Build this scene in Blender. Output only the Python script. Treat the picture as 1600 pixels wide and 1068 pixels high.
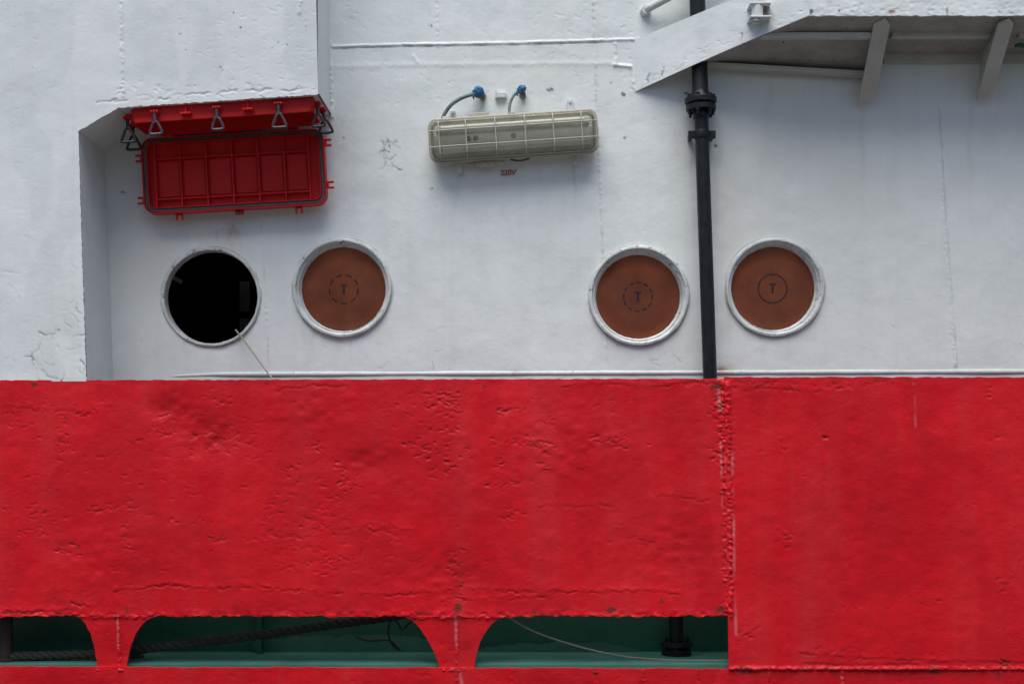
import bpy, math, random
import numpy as np
from mathutils import Vector, Matrix

random.seed(7)
for o in list(bpy.data.objects):
    bpy.data.objects.remove(o)
scene = bpy.context.scene
col = scene.collection

# ------------------------------------------------------------------ camera, sky, sun, exposure
PXW = 1600.0
LENS = 50.0
F = LENS / 36.0 * PXW            # focal length in photo pixels
D = F / 310.0                    # metres from the eye to the deckhouse wall (310 px per metre there)
VX, VY = 830.0, 700.0            # where the camera axis meets the picture
ZC = 1.65                        # eye height above the quay
cam_d = bpy.data.cameras.new('camera')
cam = bpy.data.objects.new('camera', cam_d)
col.objects.link(cam)
cam.location = (0, -D, ZC)
cam.rotation_euler = (math.radians(90), 0, 0)
cam_d.lens = LENS
cam_d.sensor_width = 36
cam_d.shift_x = -(VX - 800) / PXW
cam_d.shift_y = (VY - 534) / PXW
cam_d.clip_end = 2000
scene.camera = cam

SUN_EL, SUN_AZ = 68.5, 16.0      # high, in front of the ship, a little to the left
w = bpy.data.worlds.new('World')
scene.world = w
w.use_nodes = True
nt = w.node_tree
bg = nt.nodes['Background']
sky = nt.nodes.new('ShaderNodeTexSky')
sky.sky_type = 'NISHITA'
sky.sun_disc = False
sky.sun_elevation = math.radians(SUN_EL)
sky.sun_rotation = math.radians(180 + SUN_AZ)
sky.air_density = 0.65
sky.dust_density = 2.0
sky.ozone_density = 0.4
nt.links.new(sky.outputs[0], bg.inputs[0])
bg.inputs[1].default_value = 0.05

sun_d = bpy.data.lights.new('sun', 'SUN')
sun_d.energy = 1.5
sun_d.angle = math.radians(52)
sun_d.color = (1.0, 0.985, 0.965)
sun = bpy.data.objects.new('sun', sun_d)
col.objects.link(sun)
_az = math.radians(SUN_AZ); _el = math.radians(SUN_EL)
_dir = Vector((-math.sin(_az) * math.cos(_el), -math.cos(_az) * math.cos(_el), math.sin(_el)))
sun.rotation_euler = _dir.to_track_quat('Z', 'Y').to_euler()
sun.location = (-3, -8, 12)

scene.view_settings.view_transform = 'Standard'
scene.view_settings.look = 'None'
scene.view_settings.gamma = 1
scene.view_settings.exposure = 1.38

# ------------------------------------------------------------------ helpers
def P(px, py, d=0.0):
    """photo pixel on the vertical plane d metres in front of the wall -> world point"""
    k = (D - d) / F
    return Vector(((px - VX) * k, -d, ZC + (VY - py) * k))

def K(d=0.0):
    return (D - d) / F

def tag(o, label=None, cat=None, group=None, kind=None):
    if label: o['label'] = label
    if cat: o['category'] = cat
    if group: o['group'] = group
    if kind: o['kind'] = kind
    return o

def empty(name, loc, tilt=0.0):
    o = bpy.data.objects.new(name, None)
    o.empty_display_size = 0.05
    o.location = loc
    o.rotation_euler = (0, -math.radians(tilt), 0)   # positive tilt: right end up
    col.objects.link(o)
    return o

class MB:
    def __init__(s):
        s.v = []; s.f = []
    def add(s, vs, fs):
        b = len(s.v)
        s.v += [tuple(p) for p in vs]
        s.f += [tuple(i + b for i in f) for f in fs]
        return s
    def hexa(s, p):      # 8 points: bottom ring 0-3, top ring 4-7
        return s.add(p, [(3, 2, 1, 0), (4, 5, 6, 7), (0, 1, 5, 4), (1, 2, 6, 5), (2, 3, 7, 6), (3, 0, 4, 7)])
    def box(s, c, sz, rot=None):
        x, y, z = (q / 2 for q in sz)
        ps = [Vector(q) for q in ((-x, -y, -z), (x, -y, -z), (x, y, -z), (-x, y, -z), (-x, -y, z), (x, -y, z), (x, y, z), (-x, y, z))]
        if rot: ps = [rot @ q for q in ps]
        return s.hexa([Vector(c) + q for q in ps])
    def tube(s, path, r, n=10, cap=True, closed=False):
        path = [Vector(p) for p in path]
        m = len(path)
        rs = r if isinstance(r, (list, tuple)) else [r] * m
        tang = []
        for i in range(m):
            if closed: t = path[(i + 1) % m] - path[i - 1]
            else: t = path[min(i + 1, m - 1)] - path[max(i - 1, 0)]
            tang.append(t.normalized())
        up = Vector((0, 0, 1)) if abs(tang[0].z) < 0.9 else Vector((0, 1, 0))
        nrm = (up - tang[0] * up.dot(tang[0])).normalized()
        vs = []
        for i in range(m):
            t = tang[i]
            nrm = (nrm - t * nrm.dot(t))
            if nrm.length < 1e-6: nrm = t.orthogonal()
            nrm.normalize()
            b = t.cross(nrm)
            for k in range(n):
                a = 2 * math.pi * k / n
                vs.append(path[i] + (nrm * math.cos(a) + b * math.sin(a)) * rs[i])
        fs = []
        for i in range(m if closed else m - 1):
            j = (i + 1) % m
            for k in range(n):
                k2 = (k + 1) % n
                fs.append((i * n + k, i * n + k2, j * n + k2, j * n + k))
        if cap and not closed:
            fs.append(tuple(reversed(range(n))))
            fs.append(tuple((m - 1) * n + k for k in range(n)))
        return s.add(vs, fs)
    def lathe(s, prof, n=72, closed=False):
        """profile of (radius, w) about the local y axis (w toward the camera = -y)"""
        vs = []; fs = []
        m = len(prof)
        for r, wv in prof:
            for k in range(n):
                a = 2 * math.pi * k / n
                vs.append((r * math.cos(a), -wv, r * math.sin(a)))
        for i in range(m if closed else m - 1):
            j = (i + 1) % m
            for k in range(n):
                k2 = (k + 1) % n
                fs.append((i * n + k, i * n + k2, j * n + k2, j * n + k))
        return s.add(vs, fs)
    def prism(s, outline, w0, w1):
        """outline of (x, z), counter-clockwise seen by the camera, extruded from w0 (back) to w1 (front)"""
        n = len(outline)
        vs = [(x, -w1, z) for x, z in outline] + [(x, -w0, z) for x, z in outline]
        fs = [tuple(range(n)), tuple(reversed(range(n, 2 * n)))]
        for i in range(n):
            j = (i + 1) % n
            fs.append((i, n + i, n + j, j))
        return s.add(vs, fs)
    def frame(s, outer, inner, w0, w1):
        n = len(outer)
        vs = [(x, -w1, z) for x, z in outer] + [(x, -w1, z) for x, z in inner] + [(x, -w0, z) for x, z in outer] + [(x, -w0, z) for x, z in inner]
        fs = []
        for i in range(n):
            j = (i + 1) % n
            fs += [(i, j, n + j, n + i), (2 * n + j, 2 * n + i, 3 * n + i, 3 * n + j), (i, 2 * n + i, 2 * n + j, j), (n + i, n + j, 3 * n + j, 3 * n + i)]
        return s.add(vs, fs)
    def build(s, name, mat, parent=None, smooth=True, bevel=0.0, angle=35):
        me = bpy.data.meshes.new(name)
        me.from_pydata(s.v, [], s.f)
        me.validate()
        o = bpy.data.objects.new(name, me)
        col.objects.link(o)
        me.materials.append(mat)
        if parent: o.parent = parent
        if smooth:
            me.polygons.foreach_set('use_smooth', [True] * len(me.polygons))
            me.set_sharp_from_angle(angle=math.radians(angle))
        if bevel:
            b = o.modifiers.new('bevel', 'BEVEL'); b.width = bevel; b.segments = 2; b.limit_method = 'ANGLE'
        return o

def rrect(wd, ht, r, n=6, cx=0, cz=0):
    pts = []
    for (sx, sz, a0) in ((1, 1, 0), (-1, 1, 90), (-1, -1, 180), (1, -1, 270)):
        for i in range(n + 1):
            a = math.radians(a0 + 90 * i / n)
            pts.append((cx + sx * (wd / 2 - r) + r * math.cos(a), cz + sz * (ht / 2 - r) + r * math.sin(a)))
    return pts

def smooth_path(pts, n=8):
    """Catmull-Rom through points"""
    pts = [Vector(p) for p in pts]
    q = [pts[0] * 2 - pts[1]] + pts + [pts[-1] * 2 - pts[-2]]
    out = []
    for i in range(1, len(q) - 2):
        for k in range(n):
            t = k / n
            a, b, c, d = q[i - 1], q[i], q[i + 1], q[i + 2]
            out.append(0.5 * ((2 * b) + (c - a) * t + (2 * a - 5 * b + 4 * c - d) * t * t + (3 * b - a - 3 * c + d) * t ** 3))
    out.append(pts[-1])
    return out

# ---- numpy noise and relief
def _hash(ix, iy, seed):
    h = (ix.astype(np.int64) * 374761393 + iy.astype(np.int64) * 668265263 + seed * 974634777) & 0xffffffff
    h = ((h ^ (h >> 13)) * 1274126177) & 0xffffffff
    return ((h ^ (h >> 16)) & 0xffff) / 65535.0

def vnoise(x, y, seed=0):
    ix = np.floor(x); iy = np.floor(y)
    fx = x - ix; fy = y - iy
    fx = fx * fx * (3 - 2 * fx); fy = fy * fy * (3 - 2 * fy)
    a = _hash(ix, iy, seed); b = _hash(ix + 1, iy, seed); c = _hash(ix, iy + 1, seed); d = _hash(ix + 1, iy + 1, seed)
    return (a * (1 - fx) + b * fx) * (1 - fy) + (c * (1 - fx) + d * fx) * fy

def fbm(x, y, seed=0, octv=4):
    t = 0; amp = 0.5; s = 1.0; tot = 0
    for i in range(octv):
        t = t + amp * vnoise(x * s, y * s, seed + i * 17); tot += amp
        amp *= 0.5; s *= 2.03
    return t / tot

def near(PX, PY, x0, x1, y0, y1):
    return np.nonzero((PX > x0) & (PX < x1) & (PY > y0) & (PY < y1))

def poly_dist(PX, PY, pts, pad, wob=0.0, seed=0):
    """indices near the polyline, and the distance to it"""
    xs = [p[0] for p in pts]; ys = [p[1] for p in pts]
    idx = near(PX, PY, min(xs) - pad, max(xs) + pad, min(ys) - pad, max(ys) + pad)
    x = PX[idx]; y = PY[idx]
    if wob:
        x = x + (fbm(x / 7, y / 7, seed, 2) - 0.5) * wob * 2
        y = y + (fbm(x / 7, y / 7, seed + 5, 2) - 0.5) * wob * 2
    best = np.full(x.shape, 1e9)
    for (ax, ay), (bx, by) in zip(pts[:-1], pts[1:]):
        dx, dy = bx - ax, by - ay
        L = dx * dx + dy * dy
        t = np.clip(((x - ax) * dx + (y - ay) * dy) / L, 0, 1)
        best = np.minimum(best, np.hypot(x - ax - t * dx, y - ay - t * dy))
    return idx, best

def bead(H, PX, PY, pts, width, height, seed=0, wob=1.0, rough=0.6):
    idx, d = poly_dist(PX, PY, pts, width * 3 + 4, wob, seed)
    n = vnoise(PX[idx] / 3.0, PY[idx] / 3.0, seed + 3)
    H[idx] += height * np.exp(-(d / width) ** 2) * (1 - rough + rough * 2 * n)

def crack(H, A, PX, PY, pts, width, depth, seed=0, wob=4.0, dark=0.6):
    idx, d = poly_dist(PX, PY, pts, width * 3 + wob * 2 + 2, wob, seed)
    n = np.clip(vnoise(PX[idx] / 16.0, PY[idx] / 16.0, seed + 9) * 2 - 0.45, 0, 1)
    g = np.exp(-(d / width) ** 2) * n
    H[idx] -= depth * g
    if A is not None: A[idx] = np.maximum(A[idx], g * dark)

def pit(H, PX, PY, cx, cy, wd, ht, ang, depth, seed, A=None, dk=0.0):
    """a flake of lost paint: crisp broken upper edge, fading out below"""
    R = wd + ht + 3
    idx = near(PX, PY, cx - R, cx + R, cy - R, cy + R)
    x = PX[idx] - cx; y = PY[idx] - cy
    y = y + (vnoise(PX[idx] / 3.2, PY[idx] / 3.2, seed) - 0.5) * ht * 1.7
    x = x + (vnoise(PX[idx] / 4.0, PY[idx] / 4.0, seed + 4) - 0.5) * wd * 0.5
    c, s = math.cos(ang), math.sin(ang)
    u = (x * c + y * s) / wd; v = (-x * s + y * c) / ht
    inside = np.clip(1 - u * u, 0, 1)
    prof = np.where(v < -0.5, np.clip((v + 1.0) / 0.5, 0, 1), np.clip(1 - (v + 0.5) / 1.9, 0, 1))
    H[idx] -= .85 * depth * np.sqrt(inside) * prof
    if A is not None: A[idx] = np.maximum(A[idx], dk * inside * np.exp(-((v + 0.55) / 0.5) ** 2))  # shade painted under the flake's upper edge, kept in the dirt channel
    rim = np.exp(-((v + 1.15) / 0.45) ** 2) * inside
    H[idx] += depth * 0.2 * rim

def blotch(A, PX, PY, cx, cy, rx, ry, amt, seed=0, sc=9.0):
    idx = near(PX, PY, cx - 2.2 * rx, cx + 2.2 * rx, cy - 2.2 * ry, cy + 2.2 * ry)
    x = PX[idx]; y = PY[idx]
    r2 = ((x - cx) / rx) ** 2 + ((y - cy) / ry) ** 2
    n = fbm(x / sc, y / sc, seed, 3)
    q = amt * np.exp(-r2) * (0.25 + 1.5 * n)
    if sc < 4: q = np.clip((amt * np.exp(-r2) * (0.1 + 1.8 * n) - 0.30) * 2.6, 0, 0.9)     # chips: hard, broken outlines
    A[idx] = np.maximum(A[idx], np.clip(q, 0, 1))

def axis(dense0, dense1, step, lo, hi, coarse=45.0):
    a = [np.arange(dense0, dense1, step), [dense1]]
    if lo < dense0: a.insert(0, np.linspace(lo, dense0, max(2, int((dense0 - lo) / coarse) + 1))[:-1])
    if hi > dense1: a.append(np.linspace(dense1, hi, max(2, int((hi - dense1) / coarse) + 1))[1:])
    return np.concatenate(a)

def sheet(name, PX, PY, d, H, mat, parent, attrs=None, holes=(), skirt=0.012, pos=None):
    """a dense plate on the plane d; H is relief toward the camera in metres"""
    ny, nx = PX.shape
    if pos is None:
        k = (D - d) / F
        X = (PX - VX) * k; Z = ZC + (VY - PY) * k; Y = -(d + H)
    else:
        X, Y, Z = pos
    V = np.stack([X, Y, Z], -1).reshape(-1, 3)
    I = np.arange(ny * nx).reshape(ny, nx)
    a = I[:-1, :-1]; b = I[:-1, 1:]; c = I[1:, 1:]; e = I[1:, :-1]
    quads = np.stack([a, e, c, b], -1).reshape(-1, 4)
    if len(holes):
        cx = 0.25 * (PX[:-1, :-1] + PX[:-1, 1:] + PX[1:, 1:] + PX[1:, :-1]).reshape(-1)
        cy = 0.25 * (PY[:-1, :-1] + PY[:-1, 1:] + PY[1:, 1:] + PY[1:, :-1]).reshape(-1)
        keep = np.ones(len(quads), bool)
        for hx, hy, hr in holes:
            keep &= np.hypot(cx - hx, cy - hy) > hr
        quads = quads[keep]
    nV = len(V)
    if skirt:
        ring = np.concatenate([I[0, :-1], I[:-1, -1], I[-1, :0:-1], I[:0:-1, 0]])
        back = V[ring].copy(); back[:, 1] = np.maximum(back[:, 1], 0) * 0 + back[:, 1] + skirt
        V = np.concatenate([V, back])
        V = np.concatenate([V, V[ring]])          # own vertices, so the edge stays crisp
        bi = nV + np.arange(len(ring)); fi = bi + len(ring)
        quads = np.concatenate([quads, np.stack([fi, np.roll(fi, -1), np.roll(bi, -1), bi], -1)])
    me = bpy.data.meshes.new(name)
    me.vertices.add(len(V)); me.vertices.foreach_set('co', V.astype(np.float32).ravel())
    me.loops.add(quads.size); me.loops.foreach_set('vertex_index', quads.astype(np.int32).ravel())
    me.polygons.add(len(quads)); me.polygons.foreach_set('loop_start', np.arange(0, quads.size, 4, dtype=np.int32))
    me.update(calc_edges=True)
    me.polygons.foreach_set('use_smooth', np.ones(len(quads), bool))
    if attrs:
        for an, arr in attrs.items():
            at = me.attributes.new(an, 'FLOAT', 'POINT')
            full = np.zeros(len(V), np.float32); full[:nV] = arr.reshape(-1)
            at.data.foreach_set('value', full)
    me.materials.append(mat)
    o = bpy.data.objects.new(name, me)
    col.objects.link(o)
    if parent: o.parent = parent
    return o

# ------------------------------------------------------------------ materials
class NT:
    def __init__(s, name):
        s.m = bpy.data.materials.new(name); s.m.use_nodes = True
        s.t = s.m.node_tree; s.b = s.t.nodes['Principled BSDF']
        s.pos = s.t.nodes.new('ShaderNodeNewGeometry').outputs['Position']
    def n(s, kind, **kw):
        nd = s.t.nodes.new(kind)
        for k, v in kw.items(): setattr(nd, k, v)
        return nd
    def put(s, sock, v):
        if isinstance(v, bpy.types.NodeSocket): s.t.links.new(v, sock)
        else: sock.default_value = v
    def scale(s, v):
        nd = s.n('ShaderNodeVectorMath', operation='MULTIPLY'); s.put(nd.inputs[0], s.pos); nd.inputs[1].default_value = v
        return nd.outputs[0]
    def noise(s, sc, det=4, rough=0.55, vec=None, dist=0.0):
        nd = s.n('ShaderNodeTexNoise'); s.put(nd.inputs['Vector'], vec or s.pos)
        nd.inputs['Scale'].default_value = sc; nd.inputs['Detail'].default_value = det
        nd.inputs['Roughness'].default_value = rough; nd.inputs['Distortion'].default_value = dist
        return nd.outputs[0]
    def math(s, op, a, b=0.0, c=None, clamp=False):
        nd = s.n('ShaderNodeMath', operation=op, use_clamp=clamp)
        s.put(nd.inputs[0], a); s.put(nd.inputs[1], b)
        if c is not None: s.put(nd.inputs[2], c)
        return nd.outputs[0]
    def ramp(s, v, lo, hi, a=0.0, b=1.0):
        nd = s.n('ShaderNodeMapRange'); s.put(nd.inputs[0], v)
        for i, q in enumerate((lo, hi, a, b)): s.put(nd.inputs[i + 1], q)
        return nd.outputs[0]
    def mix(s, f, a, b, mode='MIX'):
        nd = s.n('ShaderNodeMix', data_type='RGBA', blend_type=mode)
        s.put(nd.inputs[0], f)
        for i, q in ((6, a), (7, b)):
            s.put(nd.inputs[i], q if isinstance(q, bpy.types.NodeSocket) else (*q, 1.0))
        return nd.outputs[2]
    def attr(s, name):
        nd = s.n('ShaderNodeAttribute', attribute_name=name); return nd.outputs['Fac']
    def bump(s, h, dist, strength=1.0, nrm=None):
        nd = s.n('ShaderNodeBump'); s.put(nd.inputs['Height'], h)
        nd.inputs['Distance'].default_value = dist; nd.inputs['Strength'].default_value = strength
        if nrm: s.put(nd.inputs['Normal'], nrm)
        return nd.outputs[0]
    def done(s, colr, rough, nrm=None, metal=0.0, spec=0.5):
        s.put(s.b.inputs['Base Color'], colr if isinstance(colr, bpy.types.NodeSocket) else (*colr, 1))
        s.put(s.b.inputs['Roughness'], rough)
        s.b.inputs['Metallic'].default_value = metal
        s.b.inputs['Specular IOR Level'].default_value = spec
        if nrm: s.put(s.b.inputs['Normal'], nrm)
        return s.m

def white_paint(name, a=(0.745, 0.795, 0.785), b=(0.695, 0.735, 0.72), grime=1.0, bump=0.26):
    m = NT(name)
    c = m.mix(m.ramp(m.noise(0.9, 3), 0.35, 0.68), a, b)
    roller = m.ramp(m.noise(2.6, 2, 0.4, m.scale((1, 1, 0.75)), 0.8), 0.48, 0.52)
    c = m.mix(m.math('MULTIPLY', roller, 0.40), c, (0.785, 0.82, 0.81))
    streak = m.ramp(m.noise(1.0, 5, 0.6, m.scale((14, 14, 0.7))), 0.5, 0.85)
    c = m.mix(m.math('MULTIPLY', streak, 0.22 * grime), c, (0.52, 0.52, 0.49))
    smear = m.ramp(m.noise(5.0, 6, 0.65), 0.52, 0.8)
    c = m.mix(m.math('MULTIPLY', smear, 0.24 * grime), c, (0.54, 0.56, 0.56))
    spk = m.math('MULTIPLY', m.ramp(m.noise(70, 2, 0.5), 0.735, 0.76), m.ramp(m.noise(2.2, 2), 0.5, 0.62))
    c = m.mix(m.math('MULTIPLY', spk, 0.75 * grime), c, (0.16, 0.14, 0.12))
    c = m.mix(m.math('MULTIPLY', m.attr('warm'), 0.7), c, (0.63, 0.625, 0.56))
    c = m.mix(m.attr('dirt_shade'), c, (0.10, 0.095, 0.09))
    c = m.mix(m.attr('rust'), c, m.mix(m.noise(40, 3), (0.42, 0.20, 0.07), (0.20, 0.07, 0.03)))
    h = m.math('ADD', m.noise(18, 4, 0.6), m.math('MULTIPLY', m.noise(95, 3, 0.6), 0.35))
    peel = m.ramp(m.noise(34, 5, 0.62, None, 0.4), 0.60, 0.63)
    h = m.math('ADD', h, m.math('MULTIPLY', m.math('MULTIPLY', peel, m.ramp(m.noise(1.7, 2), 0.5, 0.65)), -0.35))
    return m.done(c, m.ramp(m.noise(6, 3), 0.3, 0.7, 0.38, 0.58), m.bump(h, 0.006, bump))

def red_paint(name, a=(0.66, 0.006, 0.014), b=(0.59, 0.004, 0.012), bump=0.38, worn=1.0):
    m = NT(name)
    c = m.mix(m.ramp(m.noise(1.3, 3), 0.35, 0.65), a, b)
    chalk = m.ramp(m.noise(1.0, 4, 0.6, m.scale((7, 7, 0.5))), 0.45, 0.8)
    c = m.mix(m.math('MULTIPLY', chalk, 0.45 * worn), c, (0.52, 0.040, 0.048))
    touch = m.ramp(m.noise(2.2, 2, 0.45, m.scale((1, 1, 0.7)), 0.9), 0.485, 0.515)
    c = m.mix(m.math('MULTIPLY', touch, 0.5 * worn), c, (0.52, 0.003, 0.012))
    mott = m.ramp(m.noise(7, 5, 0.6), 0.5, 0.8)
    c = m.mix(m.math('MULTIPLY', mott, 0.25 * worn), c, (0.44, 0.010, 0.018))
    c = m.mix(m.math('MULTIPLY', m.attr('fresh'), 0.8), c, (0.44, 0.0008, 0.008))
    c = m.mix(m.attr('pink'), c, (0.62, 0.26, 0.28))
    c = m.mix(m.attr('dirt_shade'), c, (0.05, 0.022, 0.02))
    c = m.mix(m.attr('rust'), c, m.mix(m.noise(50, 3), (0.13, 0.030, 0.018), (0.045, 0.018, 0.014)))
    h = m.math('ADD', m.noise(16, 4, 0.6), m.math('MULTIPLY', m.noise(75, 3, 0.65, m.scale((0.7, 1, 1.3))), 0.45))
    return m.done(c, m.ramp(m.noise(5, 3), 0.3, 0.7, 0.40, 0.56), m.bump(h, 0.006, bump), 0.0, 0.30)

def plain(name, a, b, rough=0.5, sc=12, bump=0.25, metal=0.0, spec=0.5, speck=None, dist=0.003):
    m = NT(name)
    c = m.mix(m.ramp(m.noise(sc, 4), 0.35, 0.68), a, b)
    if speck:
        c = m.mix(m.ramp(m.noise(sc * 7, 3, 0.6), 0.64, 0.70), c, speck)
    return m.done(c, m.ramp(m.noise(sc * 1.7, 3), 0.3, 0.7, rough - 0.08, rough + 0.1), m.bump(m.noise(sc * 6, 4, 0.6), dist, bump), metal, spec)

M = {}
M['white'] = white_paint('white_hull_paint')
M['white_worn'] = white_paint('white_flaking_paint', (0.70, 0.75, 0.75), (0.65, 0.69, 0.68), grime=1.25, bump=0.20)
M['trim'] = plain('white_trim_paint', (0.66, 0.70, 0.70), (0.56, 0.585, 0.57), 0.42, 25, 0.35, speck=(0.22, 0.19, 0.16))
M['red'] = red_paint('red_bulwark_paint')
M['hatch'] = red_paint('red_hatch_paint', (0.64, 0.008, 0.008), (0.54, 0.006, 0.006), 0.35, 0.3)
M['black'] = plain('black_pipe_paint', (0.008, 0.009, 0.011), (0.014, 0.016, 0.019), 0.38, 20, 0.5, spec=0.3, speck=(0.05, 0.05, 0.052))
M['handle'] = plain('galvanised_handle', (0.06, 0.068, 0.08), (0.035, 0.04, 0.048), 0.45, 60, 0.3, 0.3)
M['handle_dark'] = plain('dark_handle', (0.010, 0.011, 0.012), (0.018, 0.019, 0.021), 0.45, 60, 0.3, 0.2)
M['rubber'] = plain('grey_rubber_gasket', (0.055, 0.065, 0.075), (0.09, 0.10, 0.11), 0.6, 14, 0.3)
M['brown'] = plain('brown_deadlight', (0.74, 0.20, 0.075), (0.52, 0.135, 0.055), 0.6, 7, 0.2, spec=0.2, speck=(0.50, 0.16, 0.09))
M['mark'] = plain('blue_grey_marker', (0.075, 0.06, 0.075), (0.20, 0.09, 0.08), 0.6, 40, 0.1, spec=0.1)
M['lettering'] = plain('red_stencil', (0.36, 0.03, 0.03), (0.42, 0.16, 0.15), 0.5, 60, 0.1)
M['beige'] = plain('beige_lamp_housing', (0.48, 0.445, 0.345), (0.40, 0.37, 0.285), 0.45, 18, 0.2, speck=(0.22, 0.2, 0.15))
M['reflector'] = plain('lamp_reflector', (0.58, 0.575, 0.47), (0.50, 0.49, 0.39), 0.4, 9, 0.1)
M['tube'] = plain('fluorescent_tube', (0.78, 0.78, 0.70), (0.70, 0.70, 0.62), 0.3, 6, 0.05)
M['wire'] = plain('pale_wire', (0.50, 0.485, 0.41), (0.42, 0.40, 0.33), 0.4, 50, 0.2)
M['cable'] = plain('grey_green_cable', (0.13, 0.19, 0.19), (0.08, 0.085, 0.08), 0.5, 40, 0.4, speck=(0.10, 0.06, 0.05))
M['blue'] = plain('blue_tape', (0.008, 0.13, 0.30), (0.006, 0.09, 0.22), 0.4, 60, 0.6)
M['gland'] = plain('rusty_gland', (0.30, 0.28, 0.26), (0.10, 0.05, 0.03), 0.6, 60, 0.6)
M['green'] = plain('green_deck_paint', (0.010, 0.095, 0.062), (0.014, 0.115, 0.078), 0.42, 6, 0.4, speck=(0.006, 0.07, 0.045))
M['green_pale'] = plain('worn_green_deck_paint', (0.055, 0.18, 0.14), (0.036, 0.135, 0.105), 0.45, 4, 0.5)
M['rope'] = plain('tarred_rope', (0.02, 0.018, 0.016), (0.036, 0.032, 0.028), 0.85, 80, 0.6)
M['cord'] = plain('weathered_cord', (0.30, 0.28, 0.23), (0.22, 0.20, 0.16), 0.8, 90, 0.4)
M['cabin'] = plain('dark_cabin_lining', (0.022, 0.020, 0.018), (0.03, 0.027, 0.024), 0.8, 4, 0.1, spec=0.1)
M['locker'] = plain('dim_locker', (0.60, 0.58, 0.52), (0.50, 0.48, 0.43), 0.6, 4, 0.1)
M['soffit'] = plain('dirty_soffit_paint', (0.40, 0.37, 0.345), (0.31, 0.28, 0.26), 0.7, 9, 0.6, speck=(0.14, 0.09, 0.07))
M['bracket'] = plain('cream_bracket_paint', (0.52, 0.52, 0.47), (0.46, 0.46, 0.41), 0.55, 8, 0.4, speck=(0.34, 0.32, 0.28))
M['concrete'] = plain('quay_asphalt', (0.13, 0.13, 0.115), (0.10, 0.10, 0.09), 0.9, 1.5, 0.5)
M['shed'] = plain('grey_shed_sheeting', (0.13, 0.135, 0.13), (0.10, 0.10, 0.098), 0.7, 0.6, 0.3)
M['shed_door'] = plain('shed_door_paint', (0.07, 0.085, 0.08), (0.055, 0.065, 0.06), 0.6, 0.8, 0.3)
M['water'] = plain('harbour_water', (0.02, 0.035, 0.035), (0.03, 0.045, 0.04), 0.08, 0.8, 0.4, dist=0.05)
M['post'] = plain('dark_deck_post', (0.012, 0.012, 0.013), (0.03, 0.012, 0.012), 0.6, 14, 0.4)

def glass_mat(name, tint, haze, haze_col):
    m = NT(name)
    t = m.t; out = t.nodes['Material Output']
    tr = m.n('ShaderNodeBsdfTransparent'); tr.inputs[0].default_value = (*tint, 1)
    gl = m.n('ShaderNodeBsdfGlossy'); gl.inputs['Roughness'].default_value = 0.06
    df = m.n('ShaderNodeBsdfDiffuse'); df.inputs[0].default_value = (*haze_col, 1)
    mx = m.n('ShaderNodeMixShader'); m.put(mx.inputs[0], m.ramp(m.noise(9, 5, 0.6), 0.3, 0.8, haze * 0.4, haze * 1.6))
    t.links.new(tr.outputs[0], mx.inputs[1]); t.links.new(df.outputs[0], mx.inputs[2])
    fr = m.n('ShaderNodeFresnel'); fr.inputs[0].default_value = 1.33
    m2 = m.n('ShaderNodeMixShader'); t.links.new(fr.outputs[0], m2.inputs[0])
    t.links.new(mx.outputs[0], m2.inputs[1]); t.links.new(gl.outputs[0], m2.inputs[2])
    t.links.new(m2.outputs[0], out.inputs['Surface'])
    return m.m
M['glass'] = glass_mat('porthole_glass', (0.97, 0.98, 0.98), 0.014, (0.5, 0.5, 0.48))
M['diffuser'] = glass_mat('dusty_lamp_cover', (0.95, 0.95, 0.90), 0.16, (0.66, 0.64, 0.54))

# ------------------------------------------------------------------ the setting below and around the ship
DS = 0.425                                   # the ship's side stands this far in front of the deckhouse wall
ZDECK = P(0, 1018, 0).z
def big_box(name, x0, x1, y0, y1, z0, z1, mat):
    o = MB().box(((x0 + x1) / 2, (y0 + y1) / 2, (z0 + z1) / 2), (x1 - x0, y1 - y0, z1 - z0)).build(name, mat, None, False)
    return tag(o, kind='structure')
big_box('quay', -150, 150, -300, -1.5, -4, 0.0, M['concrete'])
big_box('water', -600, 600, -1.2, 600, -3.0, -1.6, M['water'])
big_box('deck', -4.2, 5.2, -DS + 0.02, 0.25, ZDECK - 0.08, ZDECK, M['green_pale'])

# added unseen shed behind the viewer: cuts horizon light, darkens the pane reflections
shed = empty('added_shade_shed', (0, -15, 0)); tag(shed, 'added unseen grey shed that cuts horizon light on the ship', 'shed')
MB().box((0, -6, 2.4), (110, 12, 4.8)).build('wall', M['shed'], shed, False)
MB().add([(-56, .6, 4.75), (56, .6, 4.75), (56, -6, 6.6), (-56, -6, 6.6), (56, -12.6, 4.75), (-56, -12.6, 4.75)], [(0, 1, 2, 3), (3, 2, 4, 5)]).build('roof', M['shed'], shed, False)
for x in range(-48, 49, 12):
    MB().box((x, .05, 1.8), (4.5, .12, 3.6)).build('door', M['shed_door'], shed, False)

# ------------------------------------------------------------------ deckhouse wall
PORTS = [(330, 464), (535, 450), (998, 462), (1210, 449)]
wall = empty('deckhouse_wall', P(830, 1018, 0))
tag(wall, 'white painted steel deckhouse wall with weld seams behind the red bulwark', 'wall')
def own(o, root):
    """parent without moving (root carries a location only)"""
    o.parent = root
    o.matrix_parent_inverse = Matrix.Translation(-Vector(root.location))
    return o

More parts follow.
